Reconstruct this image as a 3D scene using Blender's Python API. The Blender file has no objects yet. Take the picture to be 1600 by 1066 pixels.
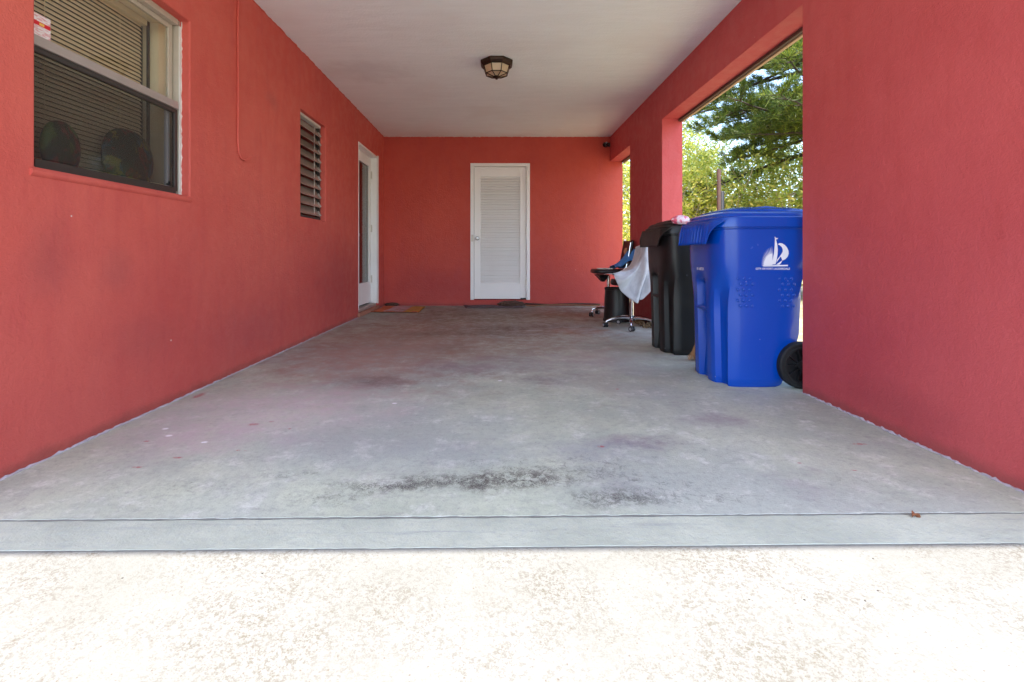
import bpy, bmesh, math, random
import numpy as np
from mathutils import Vector, Matrix
R = math.radians
PI = math.pi
sc = bpy.context.scene
COL = sc.collection
H = 2.5            # ceiling height
XL, XR = -1.667, 1.676
YB = 7.15
WT = 0.21

# ------------------------------------------------------------------ materials
def lin(c):
    def f(v):
        v /= 255.0
        return v/12.92 if v <= .04045 else ((v+.055)/1.055)**2.4
    return (f(c[0]), f(c[1]), f(c[2]), 1)

class NT:
    def __init__(s, name):
        s.m = bpy.data.materials.new(name); s.m.use_nodes = True
        s.t = s.m.node_tree; s.n = s.t.nodes
        s.bsdf = s.n['Principled BSDF']
        s.out = s.n['Material Output']
        s.tc = s.n.new('ShaderNodeTexCoord')
    def link(s, a, b): s.t.links.new(a, b)
    def inp(s, node, key, v):
        if hasattr(v, 'links') or isinstance(v, bpy.types.NodeSocket): s.link(v, node.inputs[key])
        else: node.inputs[key].default_value = v
    def mapping(s, scale=(1,1,1), loc=(0,0,0), rot=(0,0,0)):
        mp = s.n.new('ShaderNodeMapping'); s.link(s.tc.outputs['Object'], mp.inputs['Vector'])
        mp.inputs['Scale'].default_value = scale; mp.inputs['Location'].default_value = loc
        mp.inputs['Rotation'].default_value = rot
        return mp.outputs['Vector']
    def noise(s, scale, detail=3, rough=.55, vec=None, dist=0, color=False):
        k = s.n.new('ShaderNodeTexNoise'); s.link(vec or s.tc.outputs['Object'], k.inputs['Vector'])
        k.inputs['Scale'].default_value = scale; k.inputs['Detail'].default_value = detail
        k.inputs['Roughness'].default_value = rough; k.inputs['Distortion'].default_value = dist
        return k.outputs['Color' if color else 'Fac']
    def voronoi(s, scale, vec=None, out='Distance', rnd=1):
        k = s.n.new('ShaderNodeTexVoronoi'); s.link(vec or s.tc.outputs['Object'], k.inputs['Vector'])
        k.inputs['Scale'].default_value = scale; k.inputs['Randomness'].default_value = rnd
        return k.outputs[out]
    def ramp(s, v, a, b, lo=0., hi=1.):
        k = s.n.new('ShaderNodeMapRange'); k.interpolation_type = 'SMOOTHSTEP'
        s.inp(k, 0, v); k.inputs[1].default_value = a; k.inputs[2].default_value = b
        k.inputs[3].default_value = lo; k.inputs[4].default_value = hi
        return k.outputs[0]
    def math(s, op, a, b=0.):
        k = s.n.new('ShaderNodeMath'); k.operation = op; s.inp(k, 0, a); s.inp(k, 1, b)
        return k.outputs[0]
    def mix(s, f, a, b, mode='MIX'):
        k = s.n.new('ShaderNodeMix'); k.data_type = 'RGBA'; k.blend_type = mode
        s.inp(k, 0, f); s.inp(k, 6, a); s.inp(k, 7, b)
        return k.outputs[2]
    def bump(s, h, strength=.3, dist=.01, normal=None):
        k = s.n.new('ShaderNodeBump'); k.inputs['Strength'].default_value = strength
        k.inputs['Distance'].default_value = dist; s.link(h, k.inputs['Height'])
        if normal: s.link(normal, k.inputs['Normal'])
        s.link(k.outputs[0], s.bsdf.inputs['Normal'])
        return k.outputs[0]
    def blob(s, x, y, rx, ry, soft=.5, wob=.5, vec=None, ax=(0, 1)):
        # soft ellipse with a ragged edge, in object metres
        v = vec or s.tc.outputs['Object']
        mp = s.n.new('ShaderNodeMapping'); s.link(v, mp.inputs['Vector'])
        sca = [0, 0, 0]; loc = [0, 0, 0]
        sca[ax[0]] = 1/rx; sca[ax[1]] = 1/ry; loc[ax[0]] = -x/rx; loc[ax[1]] = -y/ry
        mp.inputs['Scale'].default_value = sca; mp.inputs['Location'].default_value = loc
        l = s.n.new('ShaderNodeVectorMath'); l.operation = 'LENGTH'; s.link(mp.outputs[0], l.inputs[0])
        d = l.outputs['Value']
        if wob:
            if not hasattr(s, '_w'):
                s._w = s.noise(5.5, 5, .65)
            d = s.math('ADD', d, s.math('MULTIPLY', s.math('SUBTRACT', s._w, .5), wob*4))
        return s.ramp(d, 1+soft*.5, 1-soft, 0, 1)
    def color(s, c): s.inp(s.bsdf, 'Base Color', c)
    def set(s, **k):
        for a, v in k.items(): s.inp(s.bsdf, a.replace('_', ' '), v)
        return s.m

def plain(name, rgb, rough=.5, metal=0., var=.12, vs=30, bump=0., bs=200, spec=.5, coat=0.):
    t = NT(name)
    c = lin(rgb)
    d = tuple(v*(1-var) for v in c[:3])+(1,); u = tuple(min(1, v*(1+var)) for v in c[:3])+(1,)
    t.color(t.mix(t.noise(vs, 4), d, u))
    t.set(Roughness=t.ramp(t.noise(vs*2, 3), .2, .8, max(0, rough-.08), min(1, rough+.08)), Metallic=metal)
    t.bsdf.inputs['Specular IOR Level'].default_value = spec
    t.bsdf.inputs['Coat Weight'].default_value = coat
    if bump: t.bump(t.noise(bs, 3), bump, .003)
    return t.m

M = {}
RED = (196, 78, 62)
def stucco(name, ax, spots, seed=0, low_tint=.26):
    t = NT(name)
    base = lin(RED)
    v = t.mapping(loc=(seed, seed*2, 0))
    c = t.mix(t.ramp(t.noise(.9, 4, .6, vec=v), .3, .7), (lin((200, 84, 73)) if seed == 3 else lin((188, 71, 58)) if seed != 23 else lin((190, 76, 78))), (lin((211, 99, 85)) if seed == 3 else lin((200, 82, 66)) if seed != 23 else lin((202, 88, 88))))
    # roller streaks
    sv = t.mapping(scale=(3, 3, .5), loc=(seed, 0, 0))
    c = t.mix(t.ramp(t.noise(3, 4, .7, vec=sv), .45, .75, 0, .35), c, lin((184, 70, 68)))
    # pinkish grey tint, stronger towards the floor
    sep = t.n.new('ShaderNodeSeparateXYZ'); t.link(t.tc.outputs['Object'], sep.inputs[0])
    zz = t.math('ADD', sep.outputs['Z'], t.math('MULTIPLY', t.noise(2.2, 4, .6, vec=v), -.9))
    c = t.mix(t.ramp(zz, .9, -.45, 0, low_tint), c, lin((160, 66, 76)))
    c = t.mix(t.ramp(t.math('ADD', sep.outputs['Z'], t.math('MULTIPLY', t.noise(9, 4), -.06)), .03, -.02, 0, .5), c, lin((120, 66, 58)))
    for (x, y, rx, ry, s_, col) in spots:
        c = t.mix(t.math('MULTIPLY', t.blob(x, y, rx, ry, .9, .35, ax=ax), s_), c, lin(col))
    # chipped paint flecks
    ch = t.math('MULTIPLY', t.ramp(t.voronoi(5.5, vec=v), .028, .018), t.ramp(t.noise(1.3, 2, vec=v), .52, .6))
    c = t.mix(ch, c, lin((225, 205, 195)))
    t.color(c)
    t.set(Roughness=t.ramp(t.noise(14, 4), .3, .7, .52, .72))
    t.bsdf.inputs['Specular IOR Level'].default_value = .35
    h = t.math('ADD', t.math('ADD', t.noise(140, 4, .75, vec=v), t.math('MULTIPLY', t.noise(45, 4, .6, vec=v), 1.2)), t.math('MULTIPLY', t.noise(7, 4, .6, vec=v), 1.4))
    t.bump(h, .42, .006)
    return t.m
GR = (120, 70, 74)
M['wall_left'] = stucco('red_stucco_left', (1, 2), [(1.80, .74, .12, .16, .22, GR), (2.13, .68, .09, .10, .2, GR),
      (2.3, .35, .30, .12, .15, GR), (3.3, .25, .5, .18, .3, (165, 80, 84)), (5.2, .5, .8, .45, .3, (140, 52, 62)), (3.6, 1.9, .1, .07, .25, GR)], 3)
M['wall_back'] = stucco('red_stucco_back', (0, 2), [(-.9, .25, .7, .3, .3, (140, 50, 60)), (1.1, .3, .6, .3, .2, (150, 60, 62))], 11)
M['wall_right'] = stucco('red_stucco_right', (1, 2), [(5.4, .2, .5, .3, .3, (130, 44, 44)), (2.2, .35, .5, .3, .25, (170, 60, 76)), (1.75, .5, .4, .5, .22, (206, 96, 100)), (2.45, 1.5, .25, .5, .2, (180, 66, 58)), (2.05, .12, .3, .1, .35, (150, 60, 66))], 23)
M['wall_out'] = stucco('red_stucco_outside', (0, 2), [], 31)

# ceiling
t = NT('ceiling_paint')
sv = t.mapping(scale=(.7, 5, 1))
c = t.mix(t.ramp(t.noise(3, 5, .7, vec=sv), .3, .7), lin((238, 245, 245)), lin((243, 250, 250)))
c = t.mix(t.ramp(t.noise(1.1, 3), .5, .75, 0, .5), c, lin((232, 233, 231)))
c = t.mix(t.math('MULTIPLY', t.blob(-1.2, 4.6, .35, .3, .9, .6), .25), c, lin((190, 186, 186)))
t.color(c); t.set(Roughness=.85)
t.bump(t.math('ADD', t.noise(60, 4, .6), t.math('MULTIPLY', t.noise(9, 5, .6, vec=t.mapping(scale=(.6, 1.6, 1))), 2.2)), .42, .007)
M['ceiling'] = t.m

# carport slab
t = NT('stained_concrete')
c = t.mix(t.ramp(t.noise(1.6, 6, .65), .3, .7), lin((166, 174, 160)), lin((192, 198, 180)))
c = t.mix(t.ramp(t.noise(.8, 4, .6, vec=t.mapping(loc=(5, 2, 0))), .42, .62, 0, .7), c, lin((160, 166, 164)))
c = t.mix(t.ramp(t.noise(7, 7, .78), .5, .68, 0, .65), c, lin((212, 214, 208)))
c = t.mix(t.ramp(t.noise(4.3, 7, .8, vec=t.mapping(loc=(7, 1, 3), rot=(0,0,.5), scale=(1, 1.8, 1))), .54, .70, 0, .5), c, lin((136, 140, 138)))
c = t.mix(t.ramp(t.noise(2.6, 6, .7, vec=t.mapping(loc=(2, 9, 0))), .55, .72, 0, .55), c, lin((150, 143, 150)))
c = t.mix(t.ramp(t.noise(38, 5, .75), .45, .75, 0, .55), c, lin((132, 134, 134)))
c = t.mix(t.ramp(t.noise(120, 4, .8), .52, .72, 0, .5), c, lin((112, 112, 112)))
c = t.mix(t.ramp(t.noise(15, 6, .8, vec=t.mapping(loc=(4, 4, 0))), .54, .68, 0, .45), c, lin((150, 152, 150)))
modn = t.ramp(t.noise(13, 6, .8), .36, .62, .45, 1.15)
def st(x, y, rx, ry, s_, col, soft=.9, wob=.45):
    global c
    c = t.mix(t.math('MULTIPLY', t.math('MULTIPLY', t.blob(x, y, rx, ry, soft, wob), modn), s_), c, lin(col))
st(-.35, 5.0, 1.8, 1.9, .85, (132, 106, 88))
st(.3, 6.4, 1.9, .9, .75, (112, 88, 70))
st(-.9, 4.0, .8, 1.3, .75, (150, 120, 106))
st(-.2, 3.9, 1.1, .5, .45, (150, 128, 116))
st(-1.0, 3.4, .6, .7, .35, (172, 142, 138))
st(.1, 6.6, 1.7, .7, .50, (128, 108, 98))
st(.25, 5.0, .55, .22, .70, (98, 76, 64))
st(-.25, 4.65, .7, .20, .60, (106, 84, 72))
st(.75, 4.75, .4, .25, .55, (140, 98, 70))
st(.95, 6.1, .5, .3, .40, (150, 106, 80))
st(-.30, 3.9, .28, .2, .35, (116, 96, 88))
st(-.72, 2.86, .24, .16, .70, (112, 92, 92))
st(-.30, 3.25, .32, .25, .50, (134, 122, 130))
st(.28, 2.92, .26, .12, .50, (124, 120, 128))
st(.2, 3.4, .5, .3, .40, (150, 146, 152))
st(-1.05, 2.40, .62, .42, .65, (194, 180, 186))
st(-1.25, 2.0, .35, .22, .45, (182, 160, 172))
st(-.62, 1.95, .35, .16, .30, (150, 150, 154))
st(.9, 3.6, .5, .6, .25, (186, 184, 190))
st(.58, 1.95, .19, .085, .75, (128, 116, 128))
st(1.03, 2.22, .17, .085, .60, (140, 122, 134))
st(.40, 1.86, .24, .10, .5, (140, 142, 150))
st(-.10, 1.85, .5, .16, .35, (146, 150, 154))
st(.33, 1.60, .20, .18, .35, (140, 146, 150))
# dark grit along an old water line
def grit(x, y, rx, ry, s_, th=.56, col=(58, 56, 56), sc_=75):
    global c
    g = t.math('MULTIPLY', t.ramp(t.noise(sc_*.45, 8, .85, vec=t.mapping(scale=(1, .8, 1), loc=(x, y, 0)), dist=.6), th-.035, th+.05), t.ramp(t.noise(210, 3, .8), .38, .55, .25, 1))
    c = t.mix(t.math('MULTIPLY', t.math('MULTIPLY', t.blob(x, y, rx*1.15, ry*1.6, .9, .6), g), s_), c, lin(col))
grit(-.36, 1.58, .19, .030, .95, .48)
grit(-.17, 1.615, .18, .03, .9, .49)
grit(.06, 1.635, .24, .05, 1.0, .48, (60, 50, 50))
grit(.10, 1.70, .26, .07, .6, .54)
grit(.34, 1.72, .18, .08, .55, .55)
grit(.46, 1.62, .22, .08, .5, .55)
grit(.37, 1.51, .12, .04, .95, .49)
grit(.62, 1.50, .18, .03, .5, .53)
grit(-.55, 1.50, .12, .03, .5, .53)
grit(-.95, 1.58, .15, .03, .4, .54)
grit(-.72, 1.66, .10, .02, .5, .53)
grit(1.2, 1.62, .25, .04, .35, .55)
grit(.78, 1.92, .35, .10, .4, .58)
# general pitting
pit = t.math('MULTIPLY', t.ramp(t.voronoi(26), .11, .05), t.ramp(t.noise(3, 3), .5, .62))
c = t.mix(t.math('MULTIPLY', pit, .5), c, lin((96, 96, 98)))
# drips of the wall paint
for (x, y, rx, ry) in [(-1.085, 2.155, .022, .020), (-1.02, 2.19, .012, .012), (.413, 1.906, .013, .012), (1.255, 1.695, .013, .008),
        (1.10, 1.755, .008, .007), (-1.00, 1.87, .010, .008), (-1.19, 1.80, .018, .010), (-.97, 1.865, .008, .006), (-1.42, 1.96, .012, .010),
        (-1.28, 1.72, .015, .008), (.68, 2.72, .01, .012), (-.9, 2.1, .008, .008), (1.45, 1.93, .03, .012), (-1.60, 2.6, .02, .07)]:
    c = t.mix(t.math('MULTIPLY', t.math('MULTIPLY', t.blob(x, y, rx*1.1, ry*.8, .6, .5), t.ramp(t.noise(90, 3, .7), .35, .55)), .8), c, lin((164, 66, 78)))
for (x, y) in [(-1.37, 2.02), (-1.44, 2.1), (-.52, 2.46), (-1.18, 1.95), (.02, 2.9)]:
    c = t.mix(t.blob(x, y, .014, .010, .4, .25), c, lin((228, 228, 232)))
t.color(c)
t.set(Roughness=t.ramp(t.noise(2.2, 5, .6), .3, .7, .48, .78))
t.bsdf.inputs['Specular IOR Level'].default_value = .4
t.bump(t.math('ADD', t.noise(160, 4, .7), t.math('MULTIPLY', t.noise(22, 5, .6), 1.6)), .35, .004)
M['slab'] = t.m

t = NT('apron_concrete')
c = t.mix(t.ramp(t.noise(3, 6, .65), .3, .7), lin((162, 168, 156)), lin((184, 189, 175)))
c = t.mix(t.ramp(t.noise(60, 5, .75), .45, .75, 0, .55), c, lin((150, 156, 160)))
c = t.mix(t.ramp(t.noise(4, 5, .7, vec=t.mapping(scale=(.4, 8, 1))), .55, .7, 0, .5), c, lin((140, 145, 150)))
t.color(c); t.set(Roughness=.85)
t.bump(t.math('ADD', t.noise(200, 4, .7), t.math('MULTIPLY', t.noise(28, 4), 2)), .5, .004)
M['apron'] = t.m

t = NT('driveway_concrete')
n1 = t.noise(260, 4, .7); n2 = t.noise(95, 6, .8)
c = t.mix(t.ramp(t.noise(2, 4, .6), .3, .7), lin((133, 133, 127)), lin((142, 143, 139)))
sp = t.math('MULTIPLY', t.ramp(t.math('ADD', n2, t.math('MULTIPLY', n1, .6)), .76, .90), t.ramp(t.noise(2.6, 6, .75), .36, .66, .12, 1))
c = t.mix(t.math('MULTIPLY', sp, .9), c, lin((102, 95, 82)))
c = t.mix(t.math('MULTIPLY', t.ramp(n1, .6, .75), .5), c, lin((112, 104, 92)))
c = t.mix(t.ramp(t.voronoi(60), .15, .06, 0, .7), c, lin((104, 88, 70)))
dk = t.math('MULTIPLY', t.ramp(t.voronoi(17, vec=t.mapping(loc=(3, 1, 0))), .055, .03), t.ramp(t.noise(9, 2), .45, .5))
c = t.mix(dk, c, lin((46, 32, 24)))
t.color(c); t.set(Roughness=.9)
t.bump(t.math('ADD', n1, t.math('MULTIPLY', n2, 1.6)), .45, .005)
M['driveway'] = t.m

t = NT('yard_ground')
c = t.mix(t.ramp(t.noise(1.2, 6, .7), .35, .65), lin((170, 156, 130)), lin((132, 130, 84)))
c = t.mix(t.ramp(t.noise(20, 5, .7), .45, .7, 0, .7), c, lin((184, 170, 144)))
c = t.mix(t.ramp(t.voronoi(30), .25, .1, 0, .6), c, lin((84, 66, 46)))
t.color(c); t.set(Roughness=.95)
t.bump(t.noise(45, 5, .7), .6, .02)
M['ground'] = t.m

M['white'] = plain('white_door_paint', (240, 240, 238), .42, var=.04, vs=4, bump=.08, bs=60)
M['white_old'] = plain('aged_white_paint', (214, 211, 202), .55, var=.08, vs=12, bump=.2, bs=80)
M['cream'] = plain('cream_plaster', (232, 216, 180), .8, var=.05, vs=5)
M['blind'] = plain('tan_blind_slat', (214, 196, 160), .5, var=.05, vs=8)
M['alu'] = plain('dull_aluminium', (176, 164, 156), .42, .35, var=.1, vs=15)
M['alu_pale'] = plain('pale_aluminium', (206, 204, 206), .4, .2, var=.06)
M['alu_tan'] = plain('tan_grey_aluminium', (186, 174, 156), .5, .1, var=.1)
M['alu_dark'] = plain('dark_bronze_aluminium', (66, 60, 56), .45, .3, var=.12)
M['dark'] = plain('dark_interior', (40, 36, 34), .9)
M['brass_dark'] = plain('aged_bronze', (58, 42, 32), .45, .6, var=.25, vs=40, bump=.2)
M['chrome'] = plain('chrome', (214, 214, 218), .14, 1., var=.05)
M['steel'] = plain('satin_steel', (150, 150, 152), .3, .9)
M['black_plastic'] = plain('black_plastic', (26, 26, 28), .42, var=.2, bump=.15, bs=300)
M['black_gloss'] = plain('glossy_black_plastic', (16, 17, 18), .25, var=.2)
M['black_vinyl'] = plain('black_vinyl', (24, 23, 25), .38, var=.2, bump=.2, bs=120)
M['rubber'] = plain('black_rubber', (22, 22, 23), .7, var=.2, bump=.2)
M['grey_wheel'] = plain('grey_hub_plastic', (150, 152, 156), .5)
M['decal'] = plain('white_decal_ink', (226, 230, 238), .5, var=.06, vs=60)
M['rust'] = plain('rusty_post', (72, 50, 42), .8, var=.35, vs=20, bump=.4)
M['black_post'] = plain('black_post_paint', (32, 31, 33), .5)
M['tan_trim'] = plain('tan_track_paint', (196, 164, 128), .6, var=.15, vs=8)
M['brown_trim'] = plain('brown_weathered_track', (92, 70, 58), .7, var=.3, vs=12)
M['leaf_dry'] = plain('dry_leaf_brown', (122, 72, 44), .8, var=.3, vs=90)
M['blue_cloth'] = plain('blue_fabric', (72, 136, 208), .85, var=.15, vs=14, bump=.4, bs=90)
M['tan_cloth'] = plain('tan_fabric', (196, 140, 104), .85, var=.2, vs=30, bump=.4, bs=90)
M['grey_mat'] = plain('worn_grey_mat', (92, 76, 78), .95, var=.25, vs=20, bump=.8, bs=160)
M['brown_rag'] = plain('brown_rag', (84, 62, 52), .95, var=.3, vs=25, bump=.6, bs=90)
M['cord'] = plain('dark_brown_cord', (62, 36, 28), .7, var=.3, vs=14)
M['wood'] = plain('grey_bark', (156, 144, 124), .9, var=.3, vs=14, bump=.8, bs=40)
M['wood_dark'] = plain('dark_bark', (62, 50, 42), .9, var=.3, vs=14, bump=.8, bs=40)
M['straw'] = plain('straw_bristle', (186, 140, 92), .85, var=.3, vs=60)
M['green_handle'] = plain('green_broom_handle', (60, 96, 66), .5)
M['pebble'] = plain('brown_pebbles', (120, 100, 74), .9, var=.45, vs=60)
M['roof_out'] = plain('roof_grey', (150, 146, 140), .9)
M['sunlit_edge'] = plain('sunlit_edge_white', (230, 226, 214), .5)
M['peel'] = plain('peeling_caulk', (224, 214, 206), .8, var=.15, vs=40, bump=.8, bs=90)

def bin_mat(name, rgb, rough, dirt):
    t = NT(name)
    c = t.mix(t.noise(2.5, 4), tuple(v*.9 for v in lin(rgb)[:3])+(1,), lin(rgb))
    scuff = t.math('MULTIPLY', t.ramp(t.noise(9, 6, .75, vec=t.mapping(scale=(1, 1, .35))), .58, .75), t.ramp(t.noise(2.2, 3), .45, .62))
    c = t.mix(t.math('MULTIPLY', scuff, dirt), c, lin((150, 140, 150)))
    c = t.mix(t.ramp(t.voronoi(11), .035, .02, 0, .5), c, lin((190, 195, 215)))
    t.color(c)
    t.set(Roughness=t.ramp(t.noise(6, 5, .7), .3, .75, rough, rough+.1))
    t.bsdf.inputs['Specular IOR Level'].default_value = .5
    t.bump(t.math('ADD', t.noise(130, 3), t.math('MULTIPLY', t.noise(3.5, 2), 3)), .10, .004)
    return t.m
M['bin_blue'] = bin_mat('blue_bin_plastic', (0, 70, 174), .18, .10)
M['bin_black'] = bin_mat('black_bin_plastic', (20, 20, 21), .40, .10)

# louvre glass: smoky brown
t = NT('smoky_louvre_glass')
t.color(t.mix(t.noise(6, 3), lin((134, 116, 104)), lin((160, 142, 130))))
t.set(Roughness=.16); t.bsdf.inputs['Specular IOR Level'].default_value = .8
M['louvre'] = t.m

def glass(name, tint=(1, 1, 1, 1), ior=1.5, rough=.0):
    t = NT(name); t.n.remove(t.bsdf)
    tr = t.n.new('ShaderNodeBsdfTransparent'); tr.inputs[0].default_value = tint
    gl = t.n.new('ShaderNodeBsdfGlossy'); gl.inputs['Roughness'].default_value = rough
    lw = t.n.new('ShaderNodeLayerWeight'); lw.inputs[0].default_value = .5
    f0 = ((ior-1)/(ior+1))**2*2
    fr = t.n.new('ShaderNodeMath'); fr.operation = 'MULTIPLY_ADD'; fr.inputs[1].default_value = 1-f0; fr.inputs[2].default_value = f0
    t.link(t.math('POWER', lw.outputs['Facing'], 5.), fr.inputs[0])
    mx = t.n.new('ShaderNodeMixShader')
    t.link(fr.outputs[0], mx.inputs[0]); t.link(tr.outputs[0], mx.inputs[1]); t.link(gl.outputs[0], mx.inputs[2])
    t.link(mx.outputs[0], t.out.inputs[0])
    return t.m
M['glass'] = glass('window_glass', (.98, .98, .97, 1), 1.35)
M['glass_dark'] = glass('door_glass', (.6, .55, .52, 1), 1.5, .03)
# insect screen: fine dark mesh
t = NT('insect_screen'); tr = t.n.new('ShaderNodeBsdfTransparent'); mx = t.n.new('ShaderNodeMixShader')
t.color(lin((60, 53, 47))); t.set(Roughness=.8)
mx.inputs[0].default_value = .34
t.link(tr.outputs[0], mx.inputs[1]); t.link(t.bsdf.outputs[0], mx.inputs[2]); t.link(mx.outputs[0], t.out.inputs[0])
M['screen'] = t.m
# lamp glass
t = NT('amber_seeded_glass')
t.color(t.mix(t.noise(18, 4), lin((176, 146, 112)), lin((214, 196, 164))))
t.set(Roughness=.35); t.bsdf.inputs['Transmission Weight'].default_value = .0
t.bsdf.inputs['Subsurface Weight'].default_value = .3
t.bsdf.inputs['Subsurface Scale'].default_value = .05
M['lamp_glass'] = t.m
# painted pots
def potmat(name, cols, seed):
    t = NT(name); v = t.mapping(loc=(seed, seed, seed))
    c = lin(cols[0])
    for i, k in enumerate(cols[1:]):
        c = t.mix(t.ramp(t.noise(9+i*3, 4, .6, vec=t.mapping(loc=(seed+i*7, i, 0)), dist=.8), .54, .62), c, lin(k))
    t.color(c); t.set(Roughness=.4)
    return t.m
M['pot_a'] = potmat('painted_gourd_green', [(34, 60, 34), (84, 120, 52), (130, 48, 44), (24, 52, 56)], 4)
M['pot_b'] = potmat('painted_gourd_blue', [(28, 58, 46), (24, 92, 110), (128, 128, 40), (110, 44, 36)], 9)
# grey towel
t = NT('grey_towel')
c = t.mix(t.ramp(t.noise(5, 5, .7, dist=1.2), .42, .7), lin((190, 192, 199)), lin((166, 168, 178)))
t.color(c); t.set(Roughness=.95); t.bsdf.inputs['Sheen Weight'].default_value = .3
t.bump(t.noise(160, 4, .7), .5, .003)
M['towel'] = t.m
# doormat
t = NT('bright_doormat')
sep = t.n.new('ShaderNodeSeparateXYZ'); t.link(t.tc.outputs['Object'], sep.inputs[0])
xn = t.math('ADD', sep.outputs['X'], t.math('MULTIPLY', t.noise(12, 3), .06))
c = t.mix(t.ramp(xn, -.08, -.04), lin((196, 92, 44)), lin((188, 158, 164)))
c = t.mix(t.ramp(xn, .18, .21), c, lin((186, 138, 46)))
c = t.mix(t.ramp(t.noise(14, 5, .7), .45, .65, 0, .6), c, lin((128, 84, 58)))
c = t.mix(t.ramp(t.noise(9, 4, .6, vec=t.mapping(scale=(1, 4, 1))), .54, .6), c, lin((180, 92, 64)))
t.color(c); t.set(Roughness=.95); t.bump(t.noise(180, 3), .6, .004)
M['doormat'] = t.m
# sticker
t = NT('window_sticker_paper')
sep = t.n.new('ShaderNodeSeparateXYZ'); t.link(t.tc.outputs['Object'], sep.inputs[0])
z = sep.outputs['Z']
c = t.mix(t.ramp(t.noise(70, 2, vec=t.mapping(scale=(1, .6, 3))), .52, .58, 0, .6), lin((240, 228, 226)), lin((214, 96, 104)))
t.color(c); t.set(Roughness=.5)
M['sticker'] = t.m
M['sticker_red'] = plain('sticker_red', (214, 26, 44), .5, var=.04)
M['sticker_yellow'] = plain('sticker_yellow', (240, 190, 90), .5, var=.04)
# plastic bag
t = NT('pink_white_plastic_bag')
c = t.mix(t.ramp(t.noise(20, 4, .6, dist=.8), .50, .58), lin((240, 214, 222)), lin((224, 96, 124)))
t.color(c); t.set(Roughness=.35)
M['bag'] = t.m

def leafmat(name, cols, trans=.45):
    t = NT(name)
    g = t.n.new('ShaderNodeNewGeometry')
    rnd = g.outputs['Random Per Island']
    c = t.mix(t.ramp(rnd, 0, .5), lin(cols[0]), lin(cols[1]))
    c = t.mix(t.ramp(rnd, .55, .95), c, lin(cols[2]))
    c = t.mix(t.ramp(t.noise(.8, 3), .4, .65, 0, .55), c, lin(cols[3]))
    t.color(c); t.set(Roughness=.45)
    tl = t.n.new('ShaderNodeBsdfTranslucent'); t.link(c, tl.inputs[0])
    mx = t.n.new('ShaderNodeMixShader'); mx.inputs[0].default_value = trans
    t.link(t.bsdf.outputs[0], mx.inputs[1]); t.link(tl.outputs[0], mx.inputs[2]); t.link(mx.outputs[0], t.out.inputs[0])
    return t.m
M['leaf_yellow'] = leafmat('yellow_green_leaf', [(150, 166, 52), (206, 204, 84), (240, 222, 120), (126, 146, 48)])
M['leaf_mid'] = leafmat('mid_green_leaf', [(136, 156, 56), (184, 188, 78), (222, 208, 110), (108, 132, 50)])
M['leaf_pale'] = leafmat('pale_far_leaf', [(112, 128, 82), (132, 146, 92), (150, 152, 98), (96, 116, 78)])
M['needle'] = leafmat('pine_needle', [(62, 84, 32), (100, 120, 40), (150, 156, 58), (50, 72, 30)], .35)

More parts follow.
